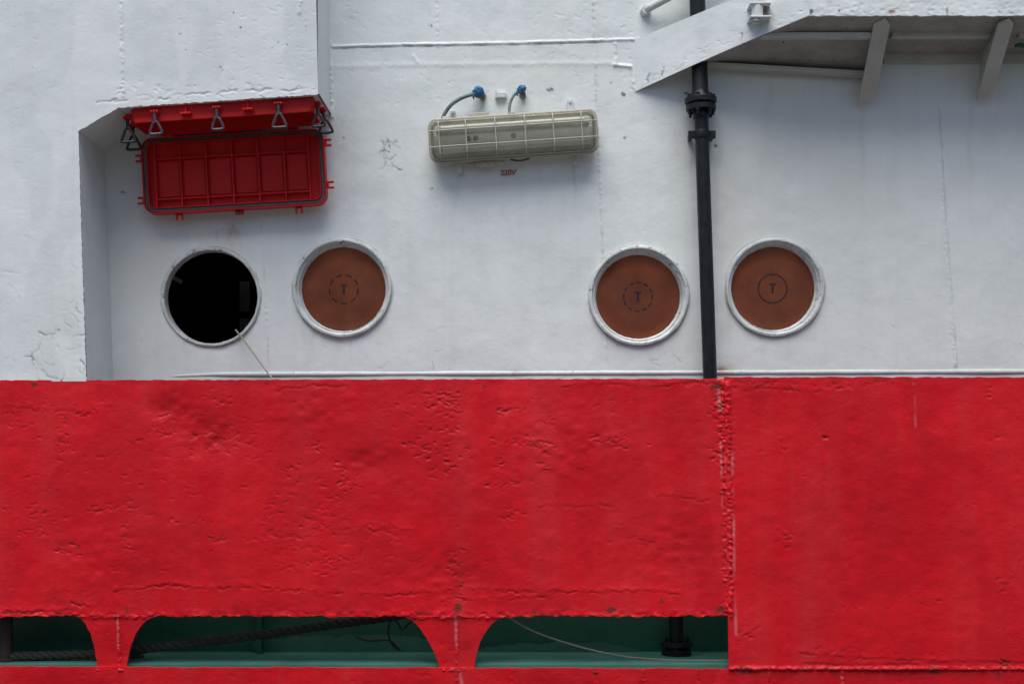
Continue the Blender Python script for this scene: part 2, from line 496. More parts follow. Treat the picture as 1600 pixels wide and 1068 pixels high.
xs = axis(112, 1625, 1.75, -950, 2300); ys = axis(-25, 606, 1.75, -650, 700)
PX, PY = np.meshgrid(xs, ys)
H = (fbm(PX / 130, PY / 130, 3, 3) - 0.5) * 0.012 + (fbm(PX / 22, PY / 22, 8, 3) - 0.5) * 0.0022
dirt_shade = np.zeros_like(PX); rust = np.zeros_like(PX); warm = np.zeros_like(PX)
bead(H, PX, PY, [(508, -40), (513, 60), (519, 182)], 2.6, 0.007, 1, 1.5, 0.9)
bead(H, PX, PY, [(519, 73), (640, 70), (800, 67), (990, 62)], 1.5, 0.0055, 2, 0.6, 0.45)
bead(H, PX, PY, [(524, 104), (700, 101), (960, 99)], 4.0, 0.0016, 3, 0.6, 0.3)
bead(H, PX, PY, [(960, 102), (984, 104)], 2.2, 0.007, 4, 0.4, 0.3)
bead(H, PX, PY, [(962, 64), (962, 100)], 1.8, 0.005, 5, 1.0, 0.9)
bead(H, PX, PY, [(986, 104), (992, 142)], 2.0, 0.005, 6, 1.2, 0.9)
bead(H, PX, PY, [(680, -40), (685, 72)], 2.0, 0.003, 7, 1.2, 0.9)
bead(H, PX, PY, [(925, -40), (929, 64), (938, 300), (948, 560)], 1.8, 0.0026, 11, 1.0, 0.8)
bead(H, PX, PY, [(408, 340), (414, 450), (421, 582)], 1.6, 0.0026, 12, 1.0, 0.9)
bead(H, PX, PY, [(1464, 165), (1474, 330), (1493, 570)], 2.6, 0.006, 13, 0.8, 0.4)
bead(H, PX, PY, [(646, 88), (652, 98)], 2.6, 0.003, 14, 0.4, 0.4)
crack(H, dirt_shade, PX, PY, [(408, 345), (414, 450), (421, 582)], 1.2, 0.001, 21, 1.0, 0.22)
crack(H, dirt_shade, PX, PY, [(925, 0), (938, 300), (948, 560)], 1.2, 0.001, 22, 1.0, 0.25)
crack(H, dirt_shade, PX, PY, [(519, 76), (640, 73), (800, 70), (990, 65)], 1.3, 0.002, 23, 0.6, 0.6)
crack(H, dirt_shade, PX, PY, [(1468, 170), (1478, 330), (1496, 570)], 1.3, 0.001, 24, 0.6, 0.25)
rr = random.Random(4)
def craze(cx, cy, rx, ry, n, dk, depth=0.0015, L=16):
    for i in range(n):
        x = cx + rr.uniform(-rx, rx); y = cy + rr.uniform(-ry, ry)
        pts = [(x, y)]; a = rr.choice((0, 1.57)) + rr.uniform(-.4, .4)
        for k in range(3):
            a += rr.uniform(-.7, .7); l = rr.uniform(.3, 1) * L / 2
            pts.append((pts[-1][0] + math.cos(a) * l, pts[-1][1] + math.sin(a) * l))
        crack(H, dirt_shade, PX, PY, pts, 0.9, depth, rr.randrange(999), 2.5, dk)
craze(604, 236, 14, 22, 16, 0.8)
craze(585, 225, 20, 10, 4, 0.4)
craze(850, 90, 90, 30, 6, 0.25)
craze(700, 560, 130, 18, 6, 0.25)
craze(1010, 560, 40, 14, 5, 0.3)
craze(1300, 470, 120, 90, 5, 0.2)
craze(360, 365, 30, 10, 3, 0.4)
for i in range(150):
    x = rr.uniform(530, 1000); y = rr.uniform(0, 170)
    if rr.random() < .5: x = rr.choice((683, 560, 870, 928, 975)) + rr.gauss(0, 18); y = rr.uniform(5, 150)
    pit(H, PX, PY, x, y, rr.uniform(1.5, 5), rr.uniform(1, 2.2), rr.uniform(-.5, .5), rr.uniform(.0008, .0025), i)
for i in range(90):
    pit(H, PX, PY, rr.uniform(180, 1600), rr.uniform(180, 580), rr.uniform(1.5, 4), rr.uniform(1, 2), rr.uniform(-.5, .5), rr.uniform(.0006, .0016), 300 + i)
for (x, y, rx, ry, a) in ((193, 300, 5, 2, .9), (673, 40, 4, 3, .7), (977, 215, 4, 3, .8), (975, 147, 5, 5, .7), (860, 140, 9, 5, .55), (1408, 581, 4, 3, 1), (1050, 145, 3, 2, .0),
                          (364, 352, 2, 2, .8), (1072, 146, 5, 2, 1), (1118, 228, 3, 3, .9), (955, 130, 3, 2, .6), (675, 295, 8, 3, .45), (1400, 205, 3, 1.6, .5), (537, 215, 3, 3, .6), (541, 255, 4, 6, .35),
                          (755, 150, 7, 6, .75), (815, 149, 6, 6, .8), (782, 148, 9, 3, .5), (893, 160, 6, 9, .3), (545, 372, 9, 2, .5)):
    blotch(dirt_shade, PX, PY, x, y, rx, ry, a, int(x), 3.0)
for (x, y, rx, ry, a) in ((365, 360, 12, 16, .30), (752, 152, 10, 7, .5), (1130, 578, 14, 7, .75), (805, 583, 8, 4, .5), (1140, 500, 6, 30, .12), (1056, 225, 6, 30, .10)):
    blotch(rust, PX, PY, x, y, rx, ry, a, int(x) + 3, 6.0)
for (x, y, rx, ry, a) in ((230, 380, 70, 110, .8), (330, 370, 60, 40, .7), (1250, 300, 230, 200, .55), (190, 250, 40, 70, .6), (820, 110, 110, 40, .4), (1145, 400, 30, 150, .5), (730, 100, 40, 30, .35)):
    blotch(warm, PX, PY, x, y, rx, ry, a, int(x) + 9, 60.0)
def drip(A, cx, y0, y1, wd, amt, seed):
    idx = near(PX, PY, cx - 6 * wd, cx + 6 * wd, y0 - 2, y1)
    y = PY[idx]; x = PX[idx] + (vnoise(y / 30, y * 0, seed) - .5) * wd * 2
    t = (y - y0) / (y1 - y0)
    A[idx] = np.maximum(A[idx], amt * np.exp(-((x - cx) / wd) ** 2) * np.clip(t * 12, 0, 1) * (1 - np.clip(t, 0, 1)) * (.4 + 1.0 * vnoise(x / 2.5, y / 40, seed + 2)))
rr = random.Random(77)
for (px_, py_) in PORTS:                       # thin dark line round each frame, faint runs below it
    crack(H * 0, dirt_shade, PX, PY, [(px_ + 78.6 * math.cos(q), py_ + 78.6 * math.sin(q)) for q in np.linspace(0, 6.283, 40)], 1.1, 0, int(px_), 1.0, .55)
    for i in range(7):
        q = rr.uniform(.6, 2.5)
        drip(warm, px_ + 79 * math.cos(q), py_ + 79 * math.sin(q), py_ + 79 * math.sin(q) + rr.uniform(20, 60), rr.uniform(1.5, 5), rr.uniform(.3, .8), i + int(px_))
for (x, y0, y1, wd, a) in ((365, 342, 440, 5, .22), (376, 340, 420, 2.5, .20), (714, 270, 330, 3, .20), (897, 262, 330, 3, .22), (754, 152, 178, 3, .35), (1082, 215, 380, 3, .14), (1122, 215, 420, 4, .16), (1200, 125, 260, 5, .10), (1345, 166, 330, 4, .16), (1516, 156, 360, 4, .16), (280, 345, 385, 3, .15), (466, 330, 375, 3, .14), (1090, 115, 180, 10, .12)):
    drip(rust, x, y0, y1, wd, a, int(x))
for i in range(40):
    drip(warm, rr.uniform(180, 1600), rr.uniform(60, 400), rr.uniform(420, 590), rr.uniform(2, 10), rr.uniform(.15, .4), 500 + i)
holes = [(x, y, 74) for x, y in PORTS]
own(sheet('wall_plate', PX, PY, 0.0, H, M['white'], wall, {'dirt_shade': dirt_shade, 'rust': rust, 'warm': warm}, holes), wall)
# lower part behind the bulwark is painted green
g = MB().box((0.5, 0.02, (ZDECK + P(0, 700).z) / 2), (9.2, 0.03, P(0, 700).z - ZDECK))
own(g.build('lower_wall_plate', M['green'], wall, False), wall)
# worn paler green paint on the foot of the wall
g = MB()
for (x0, x1, top, sd) in ((395, 690, 992, 1), (740, 1000, 1003, 2), (-60, 150, 1030, 3), (215, 400, 1030, 4), (1000, 1150, 1022, 5)):
    r2 = random.Random(sd); n = 40; topv = []; cur = top + 14
    for i in range(n + 1):
        tgt = top + 10 * abs(2 * i / n - 1) ** 3 + r2.uniform(-4, 4)
        cur += (tgt - cur) * 0.5
        topv.append(P(x0 + (x1 - x0) * i / n, min(cur, 1016), 0.0))
    for i in range(n):
        a, b = topv[i], topv[i + 1]
        y = -0.0005
        g.add([(a.x, y, ZDECK + .001), (b.x, y, ZDECK + .001), (b.x, y, b.z), (a.x, y, a.z)], [(0, 1, 2, 3)])
own(g.build('worn_paint_patch', M['green_pale'], wall, False), wall)
m = NT('white_rail_paint')
c = m.mix(m.ramp(m.noise(18, 4), .35, .7), (0.64, 0.68, 0.665), (0.52, 0.56, 0.535))
sx = m.n('ShaderNodeSeparateXYZ'); m.put(sx.inputs[0], m.pos)
for x0, hw_, amt in ((P(1132, 0).x, .055, 1.0), (P(806, 0).x, .025, .7), (P(1300, 0).x, .02, .4)):
    d_ = m.math('ABSOLUTE', m.math('SUBTRACT', sx.outputs[0], x0))
    f_ = m.math('MULTIPLY', m.ramp(d_, hw_, 0.0), m.ramp(m.noise(30, 4, .65), .38, .6, 0, amt))
    c = m.mix(f_, c, (0.36, 0.17, 0.06))
c = m.mix(m.ramp(m.noise(60, 3, .6), .68, .71), c, (0.2, .17, .14))
M['rail'] = m.done(c, .42, m.bump(m.noise(45, 4, .6), .003, .4))
# half-round rail along the wall just above the bulwark
pts = [P(x, 590 - (x - 245) * 0.0035 - 5.0 * min(1, max(0, (x - 245) / 90)) ** 0.6, 0.0) + Vector((0, 0.008, 0)) for x in [245, 260, 280, 310, 350] + list(range(400, 2300, 60))]
own(MB().tube(pts, [0.003, .007, .011, .013, .014] + [0.0148] * (len(pts) - 5), 12).build('half_round_rail', M['rail'], wall), wall)

# 220V stencilled under the lamp
def text_mesh(name, txt, size_m, mat, bold=0.0):
    cu = bpy.data.curves.new(name, 'FONT'); cu.body = txt; cu.size = size_m; cu.align_x = 'CENTER'; cu.align_y = 'CENTER'; cu.offset = bold
    tmp = bpy.data.objects.new(name, cu); col.objects.link(tmp)
    dg = bpy.context.evaluated_depsgraph_get()
    me = bpy.data.meshes.new_from_object(tmp.evaluated_get(dg))
    bpy.data.objects.remove(tmp)
    for v in me.vertices: v.co = (v.co.x, 0, v.co.y)
    me.materials.clear(); me.materials.append(mat)
    o = bpy.data.objects.new(name, me); col.objects.link(o)
    return o
t = text_mesh('lettering', '220V', 11.5 * K(), M['lettering'], 0.0012)
t.location = P(794, 270, 0.010); t.rotation_euler = (0, math.radians(-1), 0)
own(t, wall)
sm = MB()
for sx in (5.2, 11.6):
    sm.box((sx * K(), 0, 4.0 * K()), (4.4 * K(), .0006, 1.1 * K()))
sm.build('serif', M['lettering'], wall, False).parent = t
tag(t, 'small red stencilled 220V')

# ------------------------------------------------------------------ ship's side with the overhang (left)
side = empty('hull_side', P(0, 594, DS))
tag(side, 'white outer hull plating at left, overhanging a recess with cut corner', 'hull')
def shell_relief(PX, PY):
    global H, dirt_shade
    H = (fbm(PX / 120, PY / 120, 31, 3) - 0.5) * 0.008 + (fbm(PX / 18, PY / 18, 38, 3) - 0.5) * 0.0009
    dirt_shade = np.zeros_like(PX)
    bead(H, PX, PY, [(188, -30), (192, 150)], 2.4, 0.0035, 41, 1.2, 0.8)
    bead(H, PX, PY, [(470, -30), (468, 20)], 3, 0.003, 42, 1.2, 0.8)
    return H
def shell_detail(PX, PY, seed):
    global rr, H, dirt_shade
    rr = random.Random(seed)
    craze(75, 555, 55, 32, 16, 0.42, 0.0016, 30)
    craze(100, 480, 25, 35, 10, 0.35, 0.0014, 20)
    craze(60, 400, 60, 60, 8, 0.12, 0.0014, 22)
    crack(H, dirt_shade, PX, PY, [(60, 519), (72, 523), (86, 521)], 1.2, .002, 5, 2, .9)
    crack(H, dirt_shade, PX, PY, [(88, 527), (92, 545)], 1.0, .002, 6, 2, .7)
    crack(H, dirt_shade, PX, PY, [(8, 560), (12, 560), (50, 556), (58, 566)], 1.1, .002, 7, 3, .7)
    crack(H, dirt_shade, PX, PY, [(125, 560), (133, 572), (130, 588)], 1.1, .002, 8, 3, .8)
    # flaking just above the overhang's lower edge
    crack(H, dirt_shade, PX, PY, [(150, 160), (210, 156), (270, 154), (300, 148), (345, 145), (370, 142)], 1.3, .003, 9, 4, .35)
    crack(H, dirt_shade, PX, PY, [(380, 144), (420, 140), (450, 142), (490, 138)], 1.3, .003, 10, 4, .4)
    for i in range(60):
        pit(H, PX, PY, rr.uniform(180, 490), rr.gauss(146, 8), rr.uniform(2, 6), rr.uniform(1.2, 2.6), rr.uniform(-.3, .2), rr.uniform(.0012, .003), i)
    for i in range(90):
        pit(H, PX, PY, rr.gauss(420, 60), rr.uniform(5, 130), rr.uniform(1.5, 5), rr.uniform(1, 2.2), rr.uniform(-.5, .5), rr.uniform(.0005, .0015), 80 + i)
    for i in range(70):
        pit(H, PX, PY, rr.uniform(-20, 130), rr.uniform(230, 590), rr.uniform(2, 7), rr.uniform(1, 2.2), rr.uniform(-.3, .3), rr.uniform(.0003, .0010), 190 + i)
    for i in range(70):
        pit(H, PX, PY, rr.uniform(0, 300), rr.uniform(5, 200), rr.uniform(1.5, 4), rr.uniform(1, 2), rr.uniform(-.5, .5), rr.uniform(.0005, .0014), 350 + i)
    for (x, y, a) in ((282, 53, .9), (345, 105, .9), (376, 43, .8), (434, 66, .7), (449, 70, .7), (478, 41, .7), (478, 20, .6), (365, 20, .6), (290, 78, .5), (46, 49, .4), (425, 75, .5), (30, 464, .7), (120, 481, .7), (92, 515, .8), (347, 110, .6)):
        blotch(dirt_shade, PX, PY, x, y, 2.2, 2.0, a, int(x), 2.0)
# strip A: left of the recess
v = axis(205, 595.5, 1.75, 205, 595.5); u = np.concatenate([np.linspace(-900, -25, 22)[:-1], np.linspace(-25, 1, 2)[:-1] * 0 - 25])[:-1]
U = np.concatenate([np.linspace(-900, -22, 22), np.linspace(-20.25, 122, 82)])
PX, PY = np.meshgrid(U, v)
edge = 122 + (PY - 205) * (13.0 / 389)
tt = np.clip((PX + 22) / (122 + 22.0), 0, None)
jit = (vnoise(PY / 3.0, PY * 0, 77) - 0.5) * 1.2
PX = np.where(PX > -22, -22 + tt * (edge + 22 + jit), PX)
shell_relief(PX, PY); shell_detail(PX, PY, 12)
own(sheet('side_plate', PX, PY, DS, H, M['white_worn'], side, {'dirt_shade': dirt_shade}), side)
# strip B: above the recess
U = np.concatenate([np.linspace(-900, -22, 22), np.arange(-20.25, 497, 1.75), [497.0]])
s01 = np.concatenate([np.linspace(-5, -0.12, 12), np.linspace(-0.11, 1, 130)])
bot = np.interp(U, [-900, 122, 185, 497], [205, 205, 168, 147.5]) + np.where(U > 122, (vnoise(U / 4.0, U * 0, 9) - .5) * 1.6, 0)
PX = np.tile(U, (len(s01), 1))
PY = s01[:, None] * bot[None, :]
PX = PX - np.clip((147 - PY) / 147, 0, None) * 3.0 * np.clip((PX - 185) / 312, 0, 1)
shell_relief(PX, PY); shell_detail(PX, PY, 12)
own(sheet('overhang_plate', PX, PY, DS, H, M['white_worn'], side, {'dirt_shade': dirt_shade}), side)
def quad_part(name, pts, mat, root, n=1):
    return own(MB().add(pts, [tuple(range(len(pts)))]).build(name, mat, root, False), root)
def backed(p, d=-0.01):      # the same point pushed straight back to the wall plane
    return Vector((p.x, -d, p.z))
e0, e1, e2, e3, eb = (P(*q, DS) for q in ((122, 205), (185, 168), (497, 147.5), (494, -735), (136.5, 598)))
IN = 0.008
def off(p, dx, dz): return Vector((p.x + dx, p.y + 0.004, p.z + dz))
a, b = off(e0, -.001, 0), off(eb, -.001, 0)
quad_part('recess_jamb', [b, a, backed(a), backed(b)], M['white'], side)
a, b = off(e0, 0, .001), off(e1, 0, .001)
quad_part('cut_corner_soffit', [a, b, backed(b), backed(a)], M['white'], side)
a, b = off(e2, -.001, 0), off(e3, -.001, 0)
quad_part('overhang_end_plate', [a, b, backed(b), backed(a)], M['white'], side)
# soffit with the square opening of the hatch trunk
HC0, HC1 = 0.385, 0.09                    # hatch coaming front and back, metres in front of the wall
cl, cr = P(203, 168, HC0).x, P(489, 150, HC0).x
def sz(x):                                # height of the soffit at x (it rises to the right)
    return e1.z + (e2.z - e1.z) * (x - e1.x) / (e2.x - e1.x) + .002
def sp(x, d): return Vector((x, -d, sz(x)))
for (x0, x1, d0, d1) in ((e1.x, e2.x - .001, DS - .003, HC0), (e1.x, cl, HC0, HC1), (cr, e2.x - .001, HC0, HC1), (e1.x, e2.x - .001, HC1, -.01)):
    quad_part('soffit_plate', [sp(x0, d0), sp(x1, d0), sp(x1, d1), sp(x0, d1)], M['white'], side)
# a thin dark strip on the end of the soffit
m = MB(); a = off(e2, 0.002, 0); b = backed(a, 0.02)
m.tube([a, b], 0.004, 6)
own(m.build('edge_bead', M['post'], side), side)

# ------------------------------------------------------------------ red bulwark
bul = empty('bulwark', P(830, 1045, DS))
tag(bul, 'red painted steel bulwark with pitted paint and freeing slots along its foot', 'bulwark')
DB = DS + 0.004
def red_base(PX, PY, seed):
    H = (fbm(PX / 200, PY / 170, seed, 2) - 0.5) * 0.014 + (fbm(PX / 26, PY / 20, seed + 5, 3) - 0.5) * 0.0035
    return H, np.zeros_like(PX), np.zeros_like(PX), np.zeros_like(PX), np.zeros_like(PX)
rr = random.Random(21)
xs = axis(-25, 1134, 1.6, -900, 1134); ys = axis(594.5, 961, 1.6, 594.5, 961)
PX, PY = np.meshgrid(xs, ys)
PX = PX + np.where(PX > 1000, (PY - 594) / 366 * 6.0 * np.clip((PX - 1000) / 134, 0, 1), 0)
f = np.clip((PY - 900) / 61, 0, 1) ** 3
PY = PY + f * ((fbm(PX / 14, PX * 0, 5, 3) - 0.5) * 7.0 + 1.0)
f = np.clip((640 - PY) / 46, 0, 1) ** 2
PY = PY - f * ((PX + 900) / 2034 * 5.0 - 1.5 + (vnoise(PX / 9, PX * 0, 6) - .5) * 1.2)
H, dirt_shade, rust, pink, fresh = red_base(PX, PY, 51)
for (x, y, rx, ry, a) in ((268, 640, 34, 26, -.013), (322, 682, 46, 32, -.014), (572, 722, 44, 24, -.010), (700, 905, 60, 40, -.008), (160, 880, 90, 60, .006), (860, 700, 120, 60, .005), (1040, 860, 90, 60, -.006), (480, 640, 70, 40, .005)):
    H += a * np.exp(-((PX - x) / rx) ** 2 - ((PY - y) / ry) ** 2) * (.7 + .6 * vnoise(PX / 12, PY / 10, int(x)))
for i in range(46):
    blotch(rust, PX, PY, rr.uniform(-20, 1120), rr.choice((rr.uniform(600, 950), rr.gauss(600, 4), rr.gauss(953, 5))), rr.uniform(1.2, 3.2), rr.uniform(1, 2.4), rr.uniform(.5, .9), 900 + i, 2.2)
CL = [(60, 660, 60, 30, 26, 1), (95, 705, 10, 14, 8, 1.3), (136, 648, 10, 4, 4, 1.6), (160, 795, 30, 5, 9, 1.5), (200, 815, 5, 40, 16, 1.0), (60, 812, 25, 22, 16, 1.1), (107, 857, 20, 8, 7, 1.7),
      (60, 750, 55, 20, 10, 0.9), (20, 790, 20, 20, 7, 1), (30, 835, 25, 10, 7, .9), (265, 814, 10, 4, 3, 1.6), (322, 812, 14, 5, 3, 1.4), (336, 845, 14, 12, 6, 1.6), (345, 680, 45, 26, 60, 0.9), (255, 665, 14, 14, 12, 1.3),
      (350, 625, 14, 6, 6, 1.2), (495, 695, 8, 5, 4, 1.6), (455, 740, 12, 14, 9, 1.3), (540, 750, 16, 16, 16, 1.7), (522, 776, 8, 3, 3, 1.6), (490, 815, 60, 40, 70, 0.85), (505, 877, 28, 12, 30, 1.0), (440, 880, 20, 20, 12, .9),
      (430, 830, 18, 30, 18, .9), (700, 630, 26, 18, 34, 1.5), (620, 640, 40, 20, 12, 1.0), (655, 700, 22, 11, 14, 2.0), (702, 722, 24, 14, 14, 1.7), (690, 670, 24, 10, 9, 1.6), (784, 640, 12, 8, 7, 1.6), (815, 643, 18, 8, 5, 1.2),
      (785, 688, 28, 9, 10, 1.3), (845, 690, 30, 6, 14, 1.3), (855, 655, 10, 14, 8, 1.1), (785, 720, 8, 12, 8, 1.4), (850, 722, 12, 18, 9, 1.1), (965, 688, 26, 10, 16, 1.5), (905, 735, 6, 14, 4, 1.0), (795, 758, 22, 6, 8, 1.1), (800, 805, 14, 8, 8, 1.0),
      (715, 885, 16, 34, 18, 1.6), (1010, 845, 60, 10, 16, .7), (600, 860, 40, 36, 24, .6), (960, 640, 30, 20, 6, .8), (1125, 630, 9, 26, 30, 1.6), (1127, 690, 8, 24, 22, 1.5), (1134, 860, 5, 80, 40, .9), (1132, 760, 5, 60, 26, .9),
      (380, 765, 20, 8, 4, 1.0), (215, 690, 10, 4, 3, 1), (175, 725, 40, 20, 7, .9), (250, 760, 60, 20, 7, 1.0), (230, 880, 60, 10, 8, .7), (100, 930, 90, 10, 10, .8)]
sd = 0
for (cx, cy, rx, ry, n, amp) in CL:
    for i in range(int(n * 1.5)):
        sd += 1
        pit(H, PX, PY, rr.gauss(cx, rx * .75), rr.gauss(cy, ry * .75), 1.6 + 6.5 * rr.random() ** 2, rr.uniform(.9, 2.3), rr.uniform(-.45, .45), amp * rr.uniform(.0012, .0038), sd, dirt_shade, min(.6, .3 * amp))
for i in range(330):
    sd += 1
    pit(H, PX, PY, rr.uniform(-20, 1120) if i % 3 else rr.uniform(-20, 560), rr.uniform(600, 955), rr.uniform(1.6, 5), rr.uniform(1, 2), rr.uniform(-.5, .5), rr.uniform(.0006, .0018), sd)
for i, (x0, x1, y, amp) in enumerate(((180, 420, 919, 1.2), (420, 700, 926, 1.0), (740, 1060, 924, 1.2), (110, 150, 945, 1.5), (690, 850, 935, 1.0), (0, 110, 957, 1.5), (430, 540, 606, 1.0), (880, 1130, 600, 1.3), (20, 150, 640, .6), (840, 960, 790, .6), (1000, 1110, 780, .6), (560, 640, 826, .8))):
    pts = [(x, y + rr.uniform(-5, 5)) for x in np.linspace(x0, x1, 7)]
    crack(H, dirt_shade, PX, PY, pts, 1.4, .0034 * amp, 100 + i, 4, .22)
    bead(H, PX, PY, [(x, yy - 3.5) for x, yy in pts], 5.0, .0010 * amp, 100 + i, 2, .9)
ring = [(600 + 36 * math.cos(q), 872 + 42 * math.sin(q)) for q in np.linspace(3.0, 6.9, 14)]
crack(H, dirt_shade, PX, PY, ring, 1.6, .0022, 150, 3, .15)
bead(H, PX, PY, [(1128, 594), (1131, 690), (1136, 800), (1138, 960)], 5.0, 0.0075, 160, 3, 0.8)
H += np.clip((PY - 945) / 16, 0, 1) ** 2 * (fbm(PX / 9, PY / 7, 161, 3) - .4) * .014
crack(pink * 0, pink, PX, PY, [(1122, 605), (1126, 640)], 3.0, 0, 170, 3, .55)
crack(pink * 0, pink, PX, PY, [(1126, 690), (1129, 800)], 1.2, 0, 171, .8, .5)
crack(pink * 0, pink, PX, PY, [(1134, 690), (1137, 800), (1138, 900)], 1.5, 0, 172, .8, .6)
for (x, y, rx, ry, a) in ((54, 601, 7, 4, .8), (103, 652, 3, 3, .7), (52, 650, 3, 3, .6), (715, 950, 10, 10, .7), (835, 956, 6, 5, .75), (955, 953, 11, 7, .85), (1033, 940, 6, 7, .6), (1126, 952, 9, 7, .9), (1118, 605, 12, 9, .75), (1126, 640, 6, 20, .4),
                          (196, 952, 10, 8, .5), (120, 942, 12, 3, .6), (95, 957, 9, 3, .7), (581, 777, 3, 3, .55), (760, 955, 40, 4, .35), (1000, 730, 2, 2, .4), (660, 957, 22, 4, .5), (30, 958, 24, 3, .6)):
    blotch(rust, PX, PY, x, y, rx, ry, a, int(x), 2.6)
for (x, y, rx, ry, a) in ((268, 648, 26, 22, 1.0), (325, 690, 36, 26, .9), (570, 730, 34, 18, .6), (240, 880, 60, 50, .5), (1080, 860, 60, 60, .5), (430, 950, 60, 14, .8), (720, 900, 60, 40, .5)):
    blotch(fresh, PX, PY, x, y, rx, ry, a, int(x), 22)
own(sheet('bulwark_plate', PX, PY, DB, H, M['red'], bul, {'dirt_shade': dirt_shade, 'rust': rust, 'pink': pink, 'fresh': fresh}), bul)

xs = axis(1138.5, 1625, 1.75, 1138.5, 2300); ys = axis(589, 1045, 1.75, 589, 1045)
PX, PY = np.meshgrid(xs, ys)
PX = PX - np.clip((1170 - PX) / 30, 0, 1) * (1 - (PY - 589) / 456) * 7.0
PY = PY + np.clip((640 - PY) / 51, 0, 1) ** 2 * (vnoise(PX / 9, PX * 0, 16) - .5) * 1.6
H, dirt_shade, rust, pink, fresh = red_base(PX, PY, 71)
H += 0.003
rr = random.Random(33)
for (cx, cy, rx, ry, n, amp) in ((1185, 600, 40, 10, 22, 1.1), (1290, 605, 60, 7, 20, 1.1), (1400, 592, 60, 4, 12, 1.2), (1290, 684, 5, 5, 5, 1.6), (1220, 710, 30, 15, 7, 1), (1228, 835, 16, 12, 9, 1.1), (1225, 850, 12, 4, 4, 1.3), (1553, 685, 8, 3, 4, 1.3),
                                 (1545, 620, 4, 20, 9, 1), (1570, 915, 10, 16, 8, 1.0), (1520, 792, 8, 3, 3, 1), (1460, 940, 40, 5, 8, .8), (1350, 1020, 120, 6, 22, .8), (1170, 990, 20, 12, 7, .9), (1143, 700, 4, 60, 26, 1.1), (1570, 1035, 14, 5, 8, 1.8), (1330, 945, 20, 12, 6, .8)):
    for i in range(n):
        sd += 1
        pit(H, PX, PY, rr.gauss(cx, rx * .6), rr.gauss(cy, ry * .6), rr.uniform(2, 6), rr.uniform(1.1, 2.3), rr.uniform(-.45, .45), amp * rr.uniform(.0014, .0036), sd, dirt_shade, min(.5, .28 * amp))
for i in range(170):
    sd += 1
    pit(H, PX, PY, rr.uniform(1145, 1620), rr.uniform(600, 1040), rr.uniform(1.6, 4), rr.uniform(.9, 1.7), rr.uniform(-.5, .5), rr.uniform(.0005, .0013), sd)
for i, pts in enumerate(([(1150, 1000), (1168, 990), (1190, 975)], [(1250, 1020), (1330, 1028), (1450, 1032), (1600, 1036)], [(1255, 1035), (1350, 1040), (1480, 1035)], [(1560, 925), (1585, 895), (1600, 870)], [(1215, 828), (1228, 836)], [(1290, 588), (1330, 592)], [(1180, 606), (1260, 610), (1330, 612)])):
    crack(H, dirt_shade, PX, PY, pts, 1.5, .003, 200 + i, 3, .35)
    bead(H, PX, PY, [(x, y - 3) for x, y in pts], 4.5, .0008, 200 + i, 2, .9)
bead(H, PX, PY, [(1136, 600), (1140, 760), (1142, 960)], 4, 0.008, 230, 2, 1.0)
bead(H, PX, PY, [(1140, 1043), (1300, 1044), (1620, 1044)], 3, 0.006, 231, 1, .9)
crack(pink * 0, pink, PX, PY, [(1143, 700), (1146, 800), (1147, 900), (1150, 990)], 1.8, 0, 232, .8, .55)
crack(pink * 0, pink, PX, PY, [(1427, 600), (1429, 625), (1430, 665)], 1.6, 0, 233, .9, .42)
for (x, y, rx, ry, a) in ((1160, 1043, 14, 4, .8), (1570, 1036, 9, 6, .6), (1300, 1043, 14, 2, .6), (1460, 1043, 14, 3, .7), (1420, 593, 8, 3, .6), (1370, 595, 8, 3, .5), (1592, 592, 8, 3, .5), (1546, 600, 4, 3, .5)):
    blotch(rust, PX, PY, x, y, rx, ry, a, int(x), 2.6)
for (x, y, rx, ry, a) in ((1440, 760, 26, 200, .35), (1380, 820, 100, 120, .4), (1230, 880, 60, 60, .35)):
    blotch(fresh, PX, PY, x, y, rx, ry, a, int(x), 30)
own(sheet('bulwark_plate', PX, PY, DB + .002, H, M['red'], bul, {'dirt_shade': dirt_shade, 'rust': rust, 'pink': pink, 'fresh': fresh}), bul)

# lower strake below the slots, down to the water
xs = axis(-25, 1625, 2.2, -900, 2300); ys = axis(1043, 1080, 2.0, 1043, 2000)
PX, PY = np.meshgrid(xs, ys)
PY = PY + np.clip((1060 - PY) / 17, 0, 1) ** 2 * ((fbm(PX / 16, PX * 0, 26, 3) - .5) * 3.0 + (PX - 800) * 0.0028)
PY = PY + np.where((PX > 1139), np.clip((1060 - PY) / 17, 0, 1) ** 2 * 1.2, 0)
H, dirt_shade, rust, pink, fresh = red_base(PX, PY, 91)
rr = random.Random(5)
for i in range(120):
    sd += 1
    pit(H, PX, PY, rr.uniform(-20, 1620), rr.uniform(1045, 1075), rr.uniform(2, 7), rr.uniform(1.3, 2.6), rr.uniform(-.4, .4), rr.uniform(.0008, .0028), sd)
for x in (800, 930, 1005, 1090, 1200, 1315, 712):
    bead(H, PX, PY, [(x, 1044), (x + 3, 1085)], 2.2, .005, int(x), 2, 1.0)
for (x, y, rx, ry, a) in ((930, 1050, 4, 6, .8), (712, 1047, 16, 5, .6), (1165, 1049, 14, 4, .7), (1460, 1049, 12, 4, .7), (1300, 1050, 10, 3, .6), (1560, 1055, 5, 9, .5), (1005, 1062, 3, 8, .4)):
    blotch(rust, PX, PY, x, y, rx, ry, a, int(x), 2.6)
for (x, y, rx, ry, a) in ((100, 1060, 110, 20, .8), (860, 1060, 60, 14, .7), (330, 1062, 80, 16, .5)):
    blotch(fresh, PX, PY, x, y, rx, ry, a, int(x), 22)
crack(pink * 0, pink, PX, PY, [(718, 1050), (722, 1068)], 2.0, 0, 243, .8, .6)
